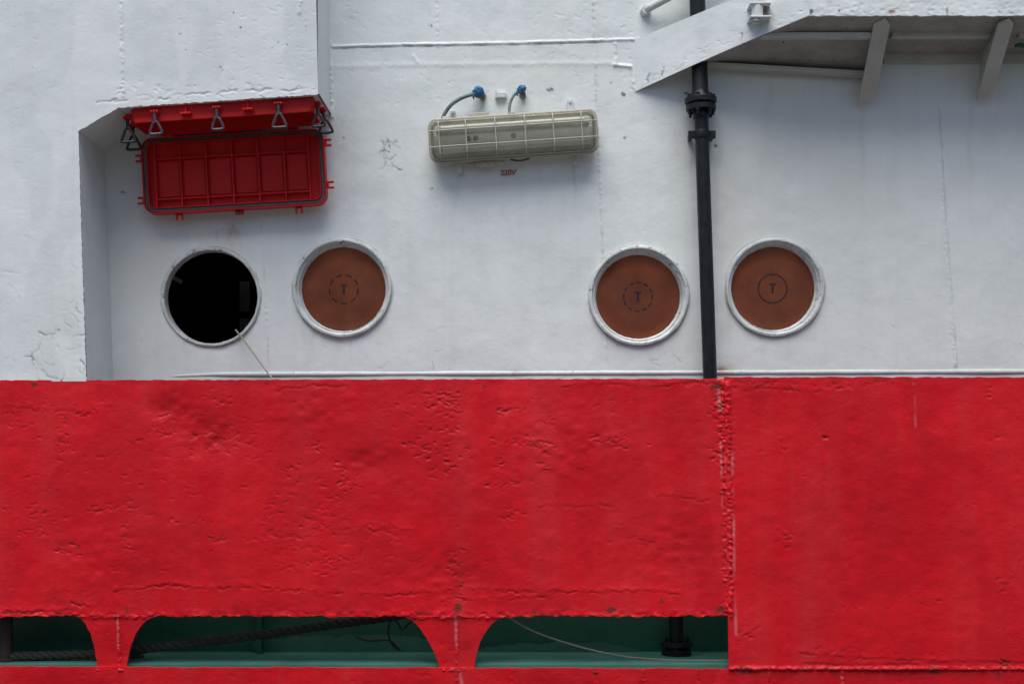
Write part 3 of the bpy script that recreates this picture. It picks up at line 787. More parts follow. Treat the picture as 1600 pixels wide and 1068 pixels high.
crack(pink * 0, pink, PX, PY, [(1315, 1056), (1317, 1075)], 1.6, 0, 244, .8, .6)
own(sheet('lower_strake', PX, PY, DB, H, M['red'], bul, {'dirt_shade': dirt_shade, 'rust': rust, 'pink': pink, 'fresh': fresh}), bul)

# flared stanchion plates between the slots
def stanchion(xl, xr, tl, tr, seed, seam, lin=.15):
    """xl..xr: waist at the foot; tl, tr: where the flare meets the bulwark"""
    rs = axis(955, 1050, 1.6, 955, 1050); n = 60
    PXs = np.zeros((len(rs), n)); PYs = np.zeros((len(rs), n))
    for i, y in enumerate(rs):
        t = np.clip((y - 962) / 82, 0, 1)
        q = 1 - (1 - t) ** 2
        q = math.sqrt(max(0, q)); ql = (1 - lin) * q + lin * t; q = .88 * q + .12 * t
        a = tl + (xl - tl) * ql; b = tr + (xr - tr) * q
        if y > 1040: a -= (y - 1040) * .5; b += (y - 1040) * .5
        a += (vnoise(np.array([y / 5.0]), np.array([0.5]), seed)[0] - .5) * 2; b += (vnoise(np.array([y / 5.0]), np.array([2.5]), seed)[0] - .5) * 2
        PXs[i] = np.linspace(a, b, n); PYs[i] = y
    H, dirt_shade, rust, pink, fresh = red_base(PXs, PYs, seed)
    bead(H, PXs, PYs, [(seam, 955), (seam + 2, 1050)], 3, .004, seed, 1, .8)
    bead(H, PXs, PYs, [(tl, 963), (tr, 963)], 3, .005, seed + 2, 2, 1)
    bead(H, PXs, PYs, [(xl, 1046), (xr, 1046)], 3, .006, seed + 3, 2, 1)
    crack(pink * 0, pink, PXs, PYs, [(seam - 1, 966), (seam, 1010)], 1.6, 0, seed, 1.0, .5)
    blotch(rust, PXs, PYs, seam, 962, 12, 5, .6, seed, 2.6); blotch(rust, PXs, PYs, seam + 10, 1046, 18, 4, .5, seed, 2.6)
    for i in range(25):
        pit(H, PXs, PYs, rr.uniform(tl, tr), rr.uniform(962, 1045), rr.uniform(2, 5), rr.uniform(1, 2.2), rr.uniform(-.4, .4), rr.uniform(.0006, .002), seed * 50 + i)
    blotch(fresh, PXs, PYs, seam, 1000, 40, 30, .8, seed, 22)
    own(sheet('stanchion_plate', PXs, PYs, DB - 0.006, H, M['red'], bul, {'dirt_shade': dirt_shade, 'rust': rust, 'pink': pink, 'fresh': fresh}, (), 0.014), bul)
stanchion(152, 198, 118, 246, 5, 185)
stanchion(688, 741, 628, 794, 6, 713, .42)
stanchion(-330, -280, -380, -230, 7, -300)
# white cap bar that shows along the top edge
m = MB()
a, b = P(430, 592.0, DB - .02), P(2300, 582, DB - .02)
for (x0, y0, x1, y1) in ((425, 594, 1096, 591.5), (1124, 590, 1620, 587.5), (1620, 587.5, 2300, 584)):
    a, b = P(x0, y0, DB - .03), P(x1, y1, DB - .03)
    h = Vector((0, 0, .05)); t_ = Vector((0, .012, 0))
    m.hexa([a - h, b - h, b - h + t_, a - h + t_, a, b, b + t_, a + t_])
own(m.build('cap_bar', M['trim'], bul, False), bul)

# ------------------------------------------------------------------ portholes
def porthole(cx, cy, Ro, Rd, label, open_=False, mark=None, dx=0, dz=0, seed=0):
    root = empty('porthole', P(cx, cy, 0))
    tag(root, label, 'porthole', 'portholes in the deckhouse wall')
    k = K()
    if open_:
        prof = [(Ro + .5, -.004), (Ro + .5, .008), (Ro - .6, .012), (Ro - 3.4, .012), (Ro - 4.4, .008), (Ro - 4.9, -.06), (Ro + 4, -.07)]
    else:
        prof = [(Ro + .8, -.004), (Ro + .8, .012), (Ro, .018), (Ro - 1.6, .020), (Ro - 3.6, .020), (Ro - 4.8, .016), (Ro - 5.6, .006), (Ro - 6.6, .001), (Ro - 8.2, .003), (Ro - 8.6, -.005), (Rd + 1.0, -.040), (Rd + .2, -.043), (Rd - .5, -.060)]
    mb = MB().lathe([(r * k, wv) for r, wv in prof], 96)
    r_ = random.Random(seed)
    mb.v = [(x + r_.gauss(0, .0006), y + r_.gauss(0, .0005), z + r_.gauss(0, .0006)) for x, y, z in mb.v]
    mb.build('ring', M['ring'], root)
    if not open_:
        pl = MB(); n = 64; R = (Rd + 1.5) * k
        pl.lathe([(R, -.070), (R, -.057), (R - .004, -.055), (R * .5, -.055), (.0005, -.055)], n)
        o = pl.build('deadlight', M['brown'], root)
        if mark:
            mk = MB(); rm = 22.5 * k
            nseg = mark
            for i in range(nseg):
                a0 = 2 * math.pi * i / nseg + .3; a1 = a0 + 2 * math.pi / nseg * (.66 if nseg < 15 else .93)
                q = [a0 + (a1 - a0) * j / 5 for j in range(6)]
                mk.add([((rm + s * 1.15 * k) * math.cos(t), .0542, (rm + s * 1.15 * k) * math.sin(t)) for s in (-1, 1) for t in q],
                       [(j, j + 1, 6 + j + 1, 6 + j) for j in range(5)])
            mk.build('ring_marking', M['mark'], o, False)
            mk = MB()
            for (x0, x1, z0, z1) in ((-5.4, 5.4, 5.6, 8.2), (-1.7, 1.7, -7.5, 5.6)):
                mk.add([(x0 * k, .0542, z0 * k), (x1 * k, .0542, z0 * k), (x1 * k, .0542, z1 * k), (x0 * k, .0542, z1 * k)], [(0, 1, 2, 3)])
            mk.build('letter_marking', M['mark'], o, False)
        gl = MB(); R = (Rd + .4) * k
        gl.lathe([(.0005, -.047), (R, -.047), (R, -.050), (.0005, -.050)], n)
        gl.build('glass_pane', M['glass'], root)
    return root
m = NT('white_ring_paint')
c = m.mix(m.ramp(m.noise(14, 4), .35, .7), (0.64, 0.675, 0.67), (0.50, 0.52, 0.49))
c = m.mix(m.math('MULTIPLY', m.ramp(m.noise(46, 4, .65), .60, .64), m.ramp(m.noise(9, 2), .42, .56)), c, (0.12, 0.085, 0.065))
M['ring'] = m.done(c, .42, m.bump(m.noise(45, 4, .6), .004, .5))
porthole(330, 464, 77, 71, 'open dark porthole below the red hatch cover, with a stick leaning from it', True, seed=1)
porthole(535, 450, 76.5, 66, 'brown blanked porthole just right of the open black one', False, 9, seed=2)
porthole(998, 462, 77.5, 66, 'brown blanked porthole directly left of the black pipe', False, 12, seed=3)
porthole(1210, 449, 76.5, 65.5, 'brown blanked porthole directly right of the black pipe', False, 22, seed=4)

# the cabin behind the open porthole
c0 = P(330, 464)
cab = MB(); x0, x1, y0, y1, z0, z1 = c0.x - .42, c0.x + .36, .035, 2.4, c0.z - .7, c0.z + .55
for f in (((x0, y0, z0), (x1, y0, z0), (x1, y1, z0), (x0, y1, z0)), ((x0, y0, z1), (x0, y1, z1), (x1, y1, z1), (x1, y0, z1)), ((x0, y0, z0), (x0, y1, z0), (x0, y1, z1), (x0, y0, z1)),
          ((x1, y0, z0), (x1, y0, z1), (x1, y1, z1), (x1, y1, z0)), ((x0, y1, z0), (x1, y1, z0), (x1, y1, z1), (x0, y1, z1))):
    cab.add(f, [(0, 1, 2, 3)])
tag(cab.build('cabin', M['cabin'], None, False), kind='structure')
def Pin(px, py, dep): return P(px, py, -dep)
lk = empty('locker', Pin(382, 512, 1.1)); tag(lk, 'dim grey locker glimpsed through the open porthole', 'locker')
k = K(-1.1)
MB().box((0, .1, 35 * k), (16 * k, .2, 76 * k)).build('cabinet', M['locker'], lk, False, .004)
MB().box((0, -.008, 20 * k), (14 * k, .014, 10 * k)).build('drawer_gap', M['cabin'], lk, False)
pr = Pin(262, 428, .5)
tag(MB().tube([pr, Pin(284, 441, .55)], .012, 10).build('cabin_pipe_stub', M['locker']), 'short grey pipe at left inside the open porthole', 'pipe')

# ------------------------------------------------------------------ hatch coaming under the overhang
HT = math.degrees(math.atan2(e2.z - e1.z, e2.x - e1.x))
co = empty('hatch_coaming', sp((cl + cr) / 2, HC0), HT)
tag(co, 'red hatch coaming under the white overhang with hanging dog handles', 'hatch')
hw = (cr - cl) / 2; dep = HC0 - HC1; hh = 21.5 * K(HC0); th = .012; ch = .06
def ring_poly(inset):
    h_, d0, d1, c_ = hw - inset, inset, dep - inset, ch
    return [(-h_ + 0, d0 + c_ * .3), (-h_ + c_ * .3, d0), (h_ - c_ * .3, d0), (h_, d0 + c_ * .3), (h_, d1 - c_), (h_ - c_, d1), (-h_ + c_, d1), (-h_, d1 - c_)]
o_, i_ = ring_poly(0), ring_poly(th); n = 8
mb = MB()
zt, zb = -.001, -hh
mb.add([(x, y, zb) for x, y in o_] + [(x, y, zb) for x, y in i_] + [(x, y, zt) for x, y in o_] + [(x, y, .30) for x, y in i_],
       [f for i in range(n) for j in [(i + 1) % n] for f in ((i, n + i, n + j, j), (i, j, 2 * n + j, 2 * n + i), (n + i, 3 * n + i, 3 * n + j, n + j))])
mb.build('frame', M['hatch'], co, False)
MB().add([(x, y, .30) for x, y in i_], [tuple(range(n))]).build('trunk_top', M['hatch'], co, False)
# seal bar round the rim
ri = [(x, y, zb - .002) for x, y in ring_poly(.004)]
MB().tube(ri, .004, 6, False, True).build('rim_bead', M['hatch'], co)
kf = K(HC0)
def U(px): return (px - 346) * kf
for gx in (291, 388):
    g_ = MB().box((U(gx), -.010, -7 * kf), (2.0 * kf, .02, 14 * kf)).box((U(gx), -.018, -15 * kf), (16 * kf, .035, 2.4 * kf))
    g_.build('gusset', M['hatch'], co, False)
def dog(x, y, z, big, mat, side_=0, swing=0.0, s=1.0):
    k_ = kf * s
    cl_ = MB()
    for q in (-4.2, 0, 4.2):
        cl_.tube([(x + (q - 1.0) * k_, y - .02, z), (x + (q + 1.0) * k_, y - .02, z)], 3.6 * k_, 12)
    cl_.tube([(x - 7 * k_, y - .02, z), (x + 7 * k_, y - .02, z)], 1.4 * k_, 8)
    cl_.box((x, y - .008, z), (9 * k_, .02, 5 * k_))
    c_ = cl_.build('dog_clevis', M['hatch'], co)
    zz = z - 3 * k_
    lean = swing
    rod = MB().tube([(x, y - .022, zz), (x + lean * 10 * k_, y - .024, zz - 15 * k_)], 2.8 * k_, 8)
    bx, by_, bz = x + lean * 10 * k_, y - .024, zz - 14 * k_
    w_, h_ = (9.2 * big) * k_, 18 * big * k_
    tri = smooth_path([(bx, by_, bz + 1 * k_), (bx - 3.5 * k_, by_, bz - 1.5 * k_), (bx - w_, by_, bz - h_ + 3 * k_), (bx - w_ + 2.5 * k_, by_, bz - h_), (bx + w_ - 2.5 * k_, by_, bz - h_), (bx + w_, by_, bz - h_ + 3 * k_), (bx + 3.5 * k_, by_, bz - 1.5 * k_), (bx, by_, bz + 1 * k_)], 4)
    rod.tube(tri[:-1], 2.15 * k_, 8, False, True)
    rod.build('dog_handle', mat, c_)
for gx, b_, sw in ((242, 1.0, .1), (339, .95, .05), (435.5, 1.12, 0)):
    dog(U(gx), 0, -9.0 * kf, b_, M['handle'], 0, sw)
dog(-hw - 8 * kf, .05, -12 * kf, 1.15, M['handle_dark'])
dog(-hw - 9 * kf, .15, -17 * kf, 1.15, M['handle_dark'])
dog(hw + 5 * kf, .05, -10 * kf, 1.0, M['handle_dark'], 0, .0)
dog(hw + 8 * kf, .17, -10 * kf, 1.1, M['handle_dark'], 0, .3)
for gx, gy in ((-hw - 4 * kf, .05), (-hw - 5 * kf, .15), (hw + 2 * kf, .05), (hw + 4 * kf, .17)):
    MB().box((gx, gy - .01, -10 * kf), (14 * kf, .02, 10 * kf)).build('lug', M['hatch'], co, False, .003)
for gx in (266, 362, 457):
    hx = (gx - 362) / 285 * 2 * hw * 0.98
    hb = MB()
    for q in (-6, 0, 6): hb.tube([(hx + (q - 2.4) * kf, dep + .01, zb - .006), (hx + (q + 2.4) * kf, dep + .01, zb - .006)], 4.5 * kf, 10)
    hb.build('hinge', M['hatch'], co)

# ------------------------------------------------------------------ hatch cover hanging open
HCD = 0.075
cv = empty('hatch_cover', P(367, 269.5, HCD), 3.25)
tag(cv, 'open red hatch cover with ribbed inside and grey gasket, hanging below its coaming', 'hatch cover')
k = K(HCD)
W_, H_ = 284 * k, 117 * k
MB().prism(rrect(W_, H_, 17 * k, 8), -.02, .0).build('back_plate', M['hatch'], cv, True, .002)
MB().frame(rrect(W_ + 1.5 * k, H_ + 1.5 * k, 18 * k, 8), rrect(W_ - 3 * k, H_ - 3 * k, 15 * k, 8), -.022, .030).build('outer_rim', M['hatch'], cv)
MB().frame(rrect(W_ - 3.4 * k, H_ - 3.4 * k, 15 * k, 8), rrect(W_ - 14 * k, H_ - 14 * k, 11 * k, 8), .0, .024).build('gasket', M['rubber'], cv, True, .003)
MB().frame(rrect(W_ - 14.4 * k, H_ - 14.4 * k, 11 * k, 8), rrect(W_ - 17.5 * k, H_ - 17.5 * k, 9 * k, 8), .0, .030).build('inner_rim', M['hatch'], cv)
us = [-122, -83, -42.5, -2, 38.5, 79, 117]
for q in us:
    MB().box((q * k, -.014, 0), (2.6 * k, .028, H_ - 18 * k)).build('rib', M['hatch'], cv, False, .0015)
for z_ in (26, -37):
    for a, b in zip(us[:-1], us[1:]):
        MB().box(((a + b) / 2 * k, -.013, z_ * k), ((b - a - 2.7) * k, .026, 2.4 * k)).build('rib', M['hatch'], cv, False, .0015)
for a, b in zip(us[:-1], us[1:]):
    MB().box(((a + b) / 2 * k, -.003, -5 * k), ((b - a - 7) * k, .005, 56 * k)).build('panel', M['hatch'], cv, False, .002)
def fork(u_, v_, ang):
    m_ = MB()
    R = Matrix.Rotation(-ang, 3, 'Y')
    for s in (-1, 1):
        m_.box(R @ Vector((7 * k, 0, s * 4.3 * k)) + Vector((u_ * k, -.004, v_ * k)), (9 * k, .016, 3.0 * k), R)
    m_.box(R @ Vector((2 * k, 0, 0)) + Vector((u_ * k, -.004, v_ * k)), (4.0 * k, .015, 11.4 * k), R)
    m_.build('fork_lug', M['hatch'], cv, False, .002)
for u_, v_, a in ((-142, 30, math.pi), (-142, -36, math.pi), (142, 38, 0), (142, -28, 0), (-90, -58.5, -math.pi / 2), (97, -58.5, -math.pi / 2)):
    fork(u_, v_, a)
lt = MB().box((4 * k, -.004, -62 * k), (14 * k, .02, 9 * k))
lo = lt.build('latch', M['hatch'], cv, False, .002)
MB().tube([(4 * k + 3 * k * math.cos(t), -.018, -64 * k + 3 * k * math.sin(t)) for t in np.linspace(0, 6.2, 14)[:-1]], 1.0 * k, 6, False, True).build('ring_bolt', M['handle'], lo)

# ------------------------------------------------------------------ lamp
LD = 0.10
lamp = empty('bulkhead_lamp', P(802, 212, LD), 3.8)
tag(lamp, 'beige tube lamp behind a wire guard on the white wall', 'lamp')
k = K(LD)
def LW(w_): return w_ - LD       # metres in front of the wall -> local
LWd, LH = 265, 69
MB().prism(rrect((LWd - 4) * k, (LH - 4) * k, 13 * k, 6), LW(.03), LW(.082)).build('housing', M['beige'], lamp, True, .004)
MB().frame(rrect(LWd * k, LH * k, 15 * k, 8), rrect((LWd - 11) * k, (LH - 11) * k, 11 * k, 8), LW(.075), LW(.095)).build('rim', M['beige'], lamp, True, .002)
rf = MB(); L2 = (LWd - 16) / 2 * k
prof = [(-28, .083), (-9, .090), (-7, .098), (7, .098), (9, .090), (28, .083)]
for (z0, w0), (z1, w1) in zip(prof[:-1], prof[1:]):
    rf.add([(-L2, -LW(w0), z0 * k), (L2, -LW(w0), z0 * k), (L2, -LW(w1), z1 * k), (-L2, -LW(w1), z1 * k)], [(0, 1, 2, 3)])
ro = rf.build('reflector', M['reflector'], lamp, False)
M['plug'] = plain('dark_plug', (0.06, 0.056, 0.045), (0.04, 0.038, 0.03), .6, 40, .2)
for q in (-70, -59, 0):
    d_ = MB().lathe([(4.2 * k, LW(.0975)), (4.2 * k, LW(.0995)), (3.2 * k, LW(.1005)), (.0004, LW(.1005))], 16)
    d_.v = [(x + q * k, y, z) for x, y, z in d_.v]
    d_.build('screw_plug', M['plug'], ro)
for z_ in (17, -17):
    MB().tube([(-112 * k, -LW(.108), z_ * k), (112 * k, -LW(.108), z_ * k)], 4.6 * k, 14).build('fluorescent_tube', M['tube'], lamp)
    for s in (-1, 1):
        MB().box((s * 116 * k, -LW(.103), z_ * k), (8 * k, .030, 9 * k)).build('tube_holder', M['trim'], lamp, False, .003)
dm = MB(); rings = [rrect((LWd - 9) * k, (LH - 9) * k, 12 * k, 8), rrect((LWd - 10) * k, (LH - 10) * k, 12 * k, 8), rrect((LWd - 13) * k, (LH - 13) * k, 12 * k, 8), rrect((LWd - 19) * k, (LH - 19) * k, 10 * k, 8)]
ws = [.094, .122, .131, .1345]; n = len(rings[0])
vs = [(x, -LW(w_), z) for R_, w_ in zip(rings, ws) for x, z in R_]
fs = [(i * n + j, i * n + (j + 1) % n, (i + 1) * n + (j + 1) % n, (i + 1) * n + j) for i in range(3) for j in range(n)] + [tuple(3 * n + j for j in range(n))]
dm.add(vs, fs).build('cover', M['diffuser'], lamp)
wr = 0.85 * k
hz, hx = LH / 2 - 4, LWd / 2 - 5
for q in (-115, -73, -27, 19, 63, 107):
    p_ = smooth_path([(q * k, -LW(.092), hz * k), (q * k, -LW(.118), (hz - 1) * k), (q * k, -LW(.146), (hz - 8) * k), (q * k, -LW(.148), 0), (q * k, -LW(.146), -(hz - 8) * k), (q * k, -LW(.118), -(hz - 1) * k), (q * k, -LW(.092), -hz * k)], 5)
    MB().tube(p_, wr, 8).build('guard_wire', M['wire'], lamp)
for z_ in (12.5, -12.5):
    p_ = smooth_path([(-hx * k, -LW(.092), z_ * k), (-(hx - 1) * k, -LW(.118), z_ * k), (-(hx - 8) * k, -LW(.146), z_ * k), (0, -LW(.1455), z_ * k), ((hx - 8) * k, -LW(.146), z_ * k), ((hx - 1) * k, -LW(.118), z_ * k), (hx * k, -LW(.092), z_ * k)], 5)
    MB().tube(p_, wr, 8).build('guard_wire', M['wire'], lamp)
for (sx, sz_, w_) in ((LWd - 6, LH - 6, .112), (LWd - 1, LH - 1, .094)):
    MB().tube([(x, -LW(w_), z) for x, z in rrect(sx * k, sz_ * k, 14 * k, 8)], wr, 8, False, True).build('guard_wire', M['wire'], lamp)
def strap(u_, v0, v1, wd, mat='trim'):
    s_ = MB().box((u_ * k, -LW(.034), (v0 + v1) / 2 * k), (wd * k, .008, abs(v1 - v0) * k)).box((u_ * k, -LW(.012), (v1 - (2 if v1 > 0 else -2)) * k), (wd * k, .040, 4 * k))
    b_ = s_.build('mounting_strap', M[mat], lamp, False, .002)
    MB().tube([(u_ * k, -LW(.036), v1 * .93 * k), (u_ * k, -LW(.046), v1 * .93 * k)], 2.6 * k, 6).build('bolt', M[mat], b_)
strap(-93, 33, 50, 9); strap(93, 33, 56, 9); strap(-88, -33, -50, 9); strap(95, -33, -49, 9)
MB().box((-52 * k, -LW(.052), 37.5 * k), (31 * k, .035, 9 * k)).box((-52 * k, -LW(.052), 36 * k), (52 * k, .02, 4 * k)).build('latch', M['beige'], lamp, False, .003)
MB().box((-46 * k, -LW(.052), -39 * k), (31 * k, .035, 8 * k)).box((-46 * k, -LW(.052), -36.5 * k), (60 * k, .02, 3 * k)).build('latch', M['beige'], lamp, False, .003)
for u_, m_ in ((-104, 'trim'), (0, 'beige')):
    MB().box((u_ * k, -LW(.092), (LH / 2 - 1) * k), (9 * k, .028, 7 * k)).build('clip', M[m_], lamp, False, .002)
MB().tube([((8 + q) * k, -LW(.07), (-(LH / 2) - 3.2 * math.cos(q / 16 * math.pi / 2)) * k) for q in np.linspace(-15, 15, 13)], 1.4 * k, 8).build('carry_loop', M['handle'], lamp)

# cables that feed the lamp
def cable(pts, rad, label, gl_at, cap_at, cap_r):
    root = empty('power_cable', P(*pts[0][:2], 0)); tag(root, label, 'cable', 'cables feeding the lamp')
    p_ = smooth_path([P(*q) for q in pts], 7)
    own(MB().tube(p_, rad, 10).build('sheath', M['cable'], root), root)
    g_ = P(*gl_at)
    gm = MB().tube([g_ + Vector((0, .03, 0)), g_ + Vector((0, -.028, 0))], [.018, .016], 6).tube([g_ + Vector((0, .02, -.012)), g_ + Vector((.004, -.02, -.016))], .011, 8)
    own(gm.build('gland', M['gland'], root), root)
    c_ = P(*cap_at); cm = MB()
    r_ = random.Random(int(cap_at[0]))
    nlat, nlon = 9, 14; vs = []; fs = []
    for i in range(nlat + 1):
        for j in range(nlon):
            a = math.pi * i / nlat; b = 2 * math.pi * j / nlon
            q = cap_r * (1 + r_.uniform(-.18, .22))
            vs.append(c_ + Vector((1.15 * q * math.sin(a) * math.cos(b), -.9 * q * math.sin(a) * math.sin(b), q * math.cos(a))))
    for i in range(nlat):
        for j in range(nlon): fs.append((i * nlon + j, i * nlon + (j + 1) % nlon, (i + 1) * nlon + (j + 1) % nlon, (i + 1) * nlon + j))
    cm.add(vs, fs)
    cm.tube([c_ + Vector((-.02, -.02, -.004)), c_ + Vector((-.026, -.024, -.03)), c_ + Vector((-.024, -.02, -.042))], [.007, .006, .003], 6)
    own(cm.build('blue_tape', M['blue'], root), root)
cable([(691, 187, .07), (696, 176, .07), (706, 163, .075), (722, 153, .07), (740, 147, .06), (748, 145, .045)], .0095, 'longer grey cable with blue tape curving to the lamp end', (754, 150, .0), (748, 144, .045), .026)
cable([(796, 180, .08), (796, 168, .07), (799, 156, .06), (806, 146, .05), (816, 143, .035)], .0075, 'short bent cable with blue tape at the lamp middle', (817, 149, .0), (816, 139, .035), .018)
cb = MB().box(P(783, 149, .012), (17 * K(), .024, 8 * K())).box(P(775, 148, .012), (2.5 * K(), .03, 13 * K()))
tag(cb.build('cable_clip', M['trim'], None, False, .002), 'small white steel clip on the wall between the two blue cable ends', 'clip')

# ------------------------------------------------------------------ platform at upper right
pf = empty('platform', P(1265, 24, DS)); tag(pf, 'white overhead side platform with brackets and sloping end plate', 'platform')
# sloping end plate from the wall out to the ship's side
A, B = P(993, 143, .004), P(1265, 24, DS)
At, Bt = P(992, 62, .004), P(1265, -52, DS)
ns, nv = 170, 70
s_, v_ = np.meshgrid(np.linspace(0, 1, ns), np.linspace(0, 1, nv))
Xb = A.x + (B.x - A.x) * s_; Yb = A.y + (B.y - A.y) * s_
Zlo = A.z + (B.z - A.z) * s_ + .006 * np.sin(s_ * math.pi); Zhi = At.z + (Bt.z - At.z) * s_
Zb = Zhi + (Zlo - Zhi) * v_
PXp = 993 + 272 * s_; PYp = 62 - 114 * s_ + v_ * 78
H = (fbm(PXp / 60, PYp / 60, 131, 3) - .5) * .008 + (fbm(PXp / 14, PYp / 14, 133, 3) - .5) * .002
dirt_shade = np.zeros_like(PXp); rust = np.zeros_like(PXp)
rr = random.Random(8)
for (x, y) in ((1013, 122), (1037, 110), (1067, 105), (1070, 103), (1160, 66), (1190, 55)):
    yy = 62 - 114 * (x - 993) / 272 + 64
    crack(H, dirt_shade, PXp, PYp, [(x, yy + 8), (x + 3, yy - 5)], 1.2, .002, x, 2, 1.0)
for i in range(60):
    x = rr.uniform(1000, 1265); yy = 62 - 114 * (x - 993) / 272 + rr.gauss(70, 6)
    pit(H, PXp, PYp, x, yy, rr.uniform(1.5, 4), rr.uniform(1, 2), rr.uniform(-.6, .3), rr.uniform(.001, .0025), i)
own(sheet('end_plate', PXp, PYp, 0, H, M['white_worn'], pf, {'dirt_shade': dirt_shade}, (), .012, (Xb, Yb - H, Zb)), pf)
# fascia on the ship's side
xs = axis(1265, 1625, 1.75, 1265, 2300); ys = axis(-25, 24.5, 1.75, -300, 24.5)
PX, PY = np.meshgrid(xs, ys)
PY = PY + np.clip((PY + 10) / 34, 0, 1) ** 3 * ((fbm(PX / 10, PX * 0, 61, 3) - .5) * 3 + .3)
H = (fbm(PX / 60, PY / 60, 141, 3) - .5) * .008 + (fbm(PX / 12, PY / 12, 143, 3) - .5) * .003
dirt_shade = np.zeros_like(PX); rust = np.zeros_like(PX)
for i in range(150):
    pit(H, PX, PY, rr.uniform(1268, 1620), rr.gauss(16, 8), rr.uniform(2, 6), rr.uniform(1.2, 2.6), rr.uniform(-.4, .4), rr.uniform(.0008, .0024), i)
for (x, y, rx, ry, a) in ((1267, 18, 4, 6, 1.0), (1311, 17, 2, 6, .6), (1296, 3, 4, 3, .5), (1562, 18, 6, 3, .6), (1450, 22, 5, 2, .5), (1340, 21, 6, 2, .45), (1490, 22, 6, 2, .5)):
    blotch(dirt_shade, PX, PY, x, y, rx, ry, a, int(x), 2.5)
for (x, y, rx, ry, a) in ((1393, 18, 6, 3, 1.0), (1480, 17, 2, 7, .9)):
    blotch(rust, PX, PY, x, y, rx, ry, a, int(x), 2.5)
own(sheet('fascia', PX, PY, DS, H, M['white_worn'], pf, {'dirt_shade': dirt_shade, 'rust': rust}), pf)
# soffit: left bay slopes down to the wall, right bay is flatter
def zf(): return B.z + .003
def loft(name, F_, K_, mat, n=14, m_=6):
    mb = MB()
    for i in range(n + 1):
        a, b = F_(i / n), K_(i / n)
        for j in range(m_ + 1): mb.v.append(tuple(a.lerp(b, j / m_)))
    for i in range(n):
        for j in range(m_): q = i * (m_ + 1) + j; mb.f.append((q, q + 1, q + m_ + 2, q + m_ + 1))
    return own(mb.build(name, mat, pf, True), pf)
XB1 = P(1380, 33, DS - .03).x; XB2 = P(1574, 33, DS - .03).x
def front_left(t):
    x = (A.x + (B.x - A.x) * .02); x = x + (XB1 - x) * t
    s = (x - A.x) / (B.x - A.x)
    if s < 1: return Vector((x, A.y + (B.y - A.y) * s + .008, A.z + (B.z - A.z) * s + .006))
    return Vector((x, -DS + .008, zf()))
bl = [(0.0, P(1000, 124, -.01)), (.235, P(1088, 100, -.01)), (1.0, P(1366, 120, -.01))]
def back_left(t):
    (t0, p0), (t1, p1) = (bl[0], bl[1]) if t < bl[1][0] else (bl[1], bl[2])
    return p0.lerp(p1, (t - t0) / (t1 - t0))
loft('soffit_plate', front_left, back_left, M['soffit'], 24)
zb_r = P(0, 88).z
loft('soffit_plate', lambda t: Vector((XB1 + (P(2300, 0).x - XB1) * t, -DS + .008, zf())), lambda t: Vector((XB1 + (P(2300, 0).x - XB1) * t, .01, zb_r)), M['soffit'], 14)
# stiffeners under the soffit
def bar(a, b, wd, ht, name='stiffener', mat='bracket', up=(0, 0, 1)):
    t_ = (b - a).normalized(); u_ = Vector(up); s_ = t_.cross(u_).normalized(); u_ = s_.cross(t_)
    q = [a - s_ * wd / 2 - u_ * ht, a + s_ * wd / 2 - u_ * ht, b + s_ * wd / 2 - u_ * ht, b - s_ * wd / 2 - u_ * ht]
    mb = MB().hexa(q + [p + u_ * ht for p in q])
    return own(mb.build(name, M[mat], pf, False, .003), pf)
bar(P(1083, 98, .045), P(1353, 113.5, .045), .07, .022)
bar(P(1188, 52, .29), P(1364, 52, .30), .035, .028)
bar(P(1392, 50, .22), P(1545, 50, .22), .05, .030)
bar(P(1590, 50, .22), P(2300, 50, .22), .05, .030)
bar(P(1380, 84, .012), P(2300, 82, .012), .02, .05)
# brackets: web plate at right angles to the wall with a flange on its sloping edge
def bracket(X, zlow, fw):
    fr = Vector((X, -DS + .035, zf() - .012)); lo = Vector((X, -.05, zlow))
    r_ = empty('bracket', fr); r_.parent = pf; r_.matrix_parent_inverse = Matrix.Translation(-Vector(pf.location))
    def rel(p): return Vector(p) - fr
    ww = .012
    w_ = MB(); o_ = [(fr.y, fr.z), (0.0, fr.z + .0), (0.0, zlow + .01), (lo.y, lo.z)]
    w_.hexa([rel((X - ww / 2, o_[i][0], o_[i][1])) for i in range(4)] + [rel((X + ww / 2, o_[i][0], o_[i][1])) for i in range(4)])
    w_.build('web', M['bracket'], r_, False)
    t_ = (lo - fr); nrm = Vector((0, -t_.z, t_.y)).normalized()
    if nrm.z > 0: nrm = -nrm
    a, b = fr - t_ * .02, lo
    cut = .35
    prof = [(-fw / 2, 0.07), (0.1 * fw, 0.0), (fw / 2, 0.07), (fw / 2, .94), (-fw / 2, 1.04)]
    fm = MB(); n = len(prof)
    base = [rel(a) + t_ * q[1] * 1.02 + Vector((q[0], 0, 0)) for q in prof]
    fm.add([p + nrm * .004 for p in base] + [p - nrm * .008 for p in base], [tuple(range(n)), tuple(reversed(range(n, 2 * n)))] + [(i, n + i, n + (i + 1) % n, (i + 1) % n) for i in range(n)])
    fm.build('flange', M['bracket'], r_, False)
bracket(XB1, P(0, 160, .05).z, .078)
bracket(XB2, P(0, 152, .05).z, .074)
bracket(XB2 + .62, P(0, 150, .05).z, .075)
# green handle tip poking in at the right under the platform
tag(MB().tube(smooth_path([P(1585, 73, .2), P(1592, 71, .2), P(1606, 72, .2), P(1640, 74, .2)], 5), [.004] * 2 + [.009] * 3 + [.012] * 11, 10).build('green_fitting', M['green'], None), 'green pointed fitting at the right edge under the platform', 'fitting')

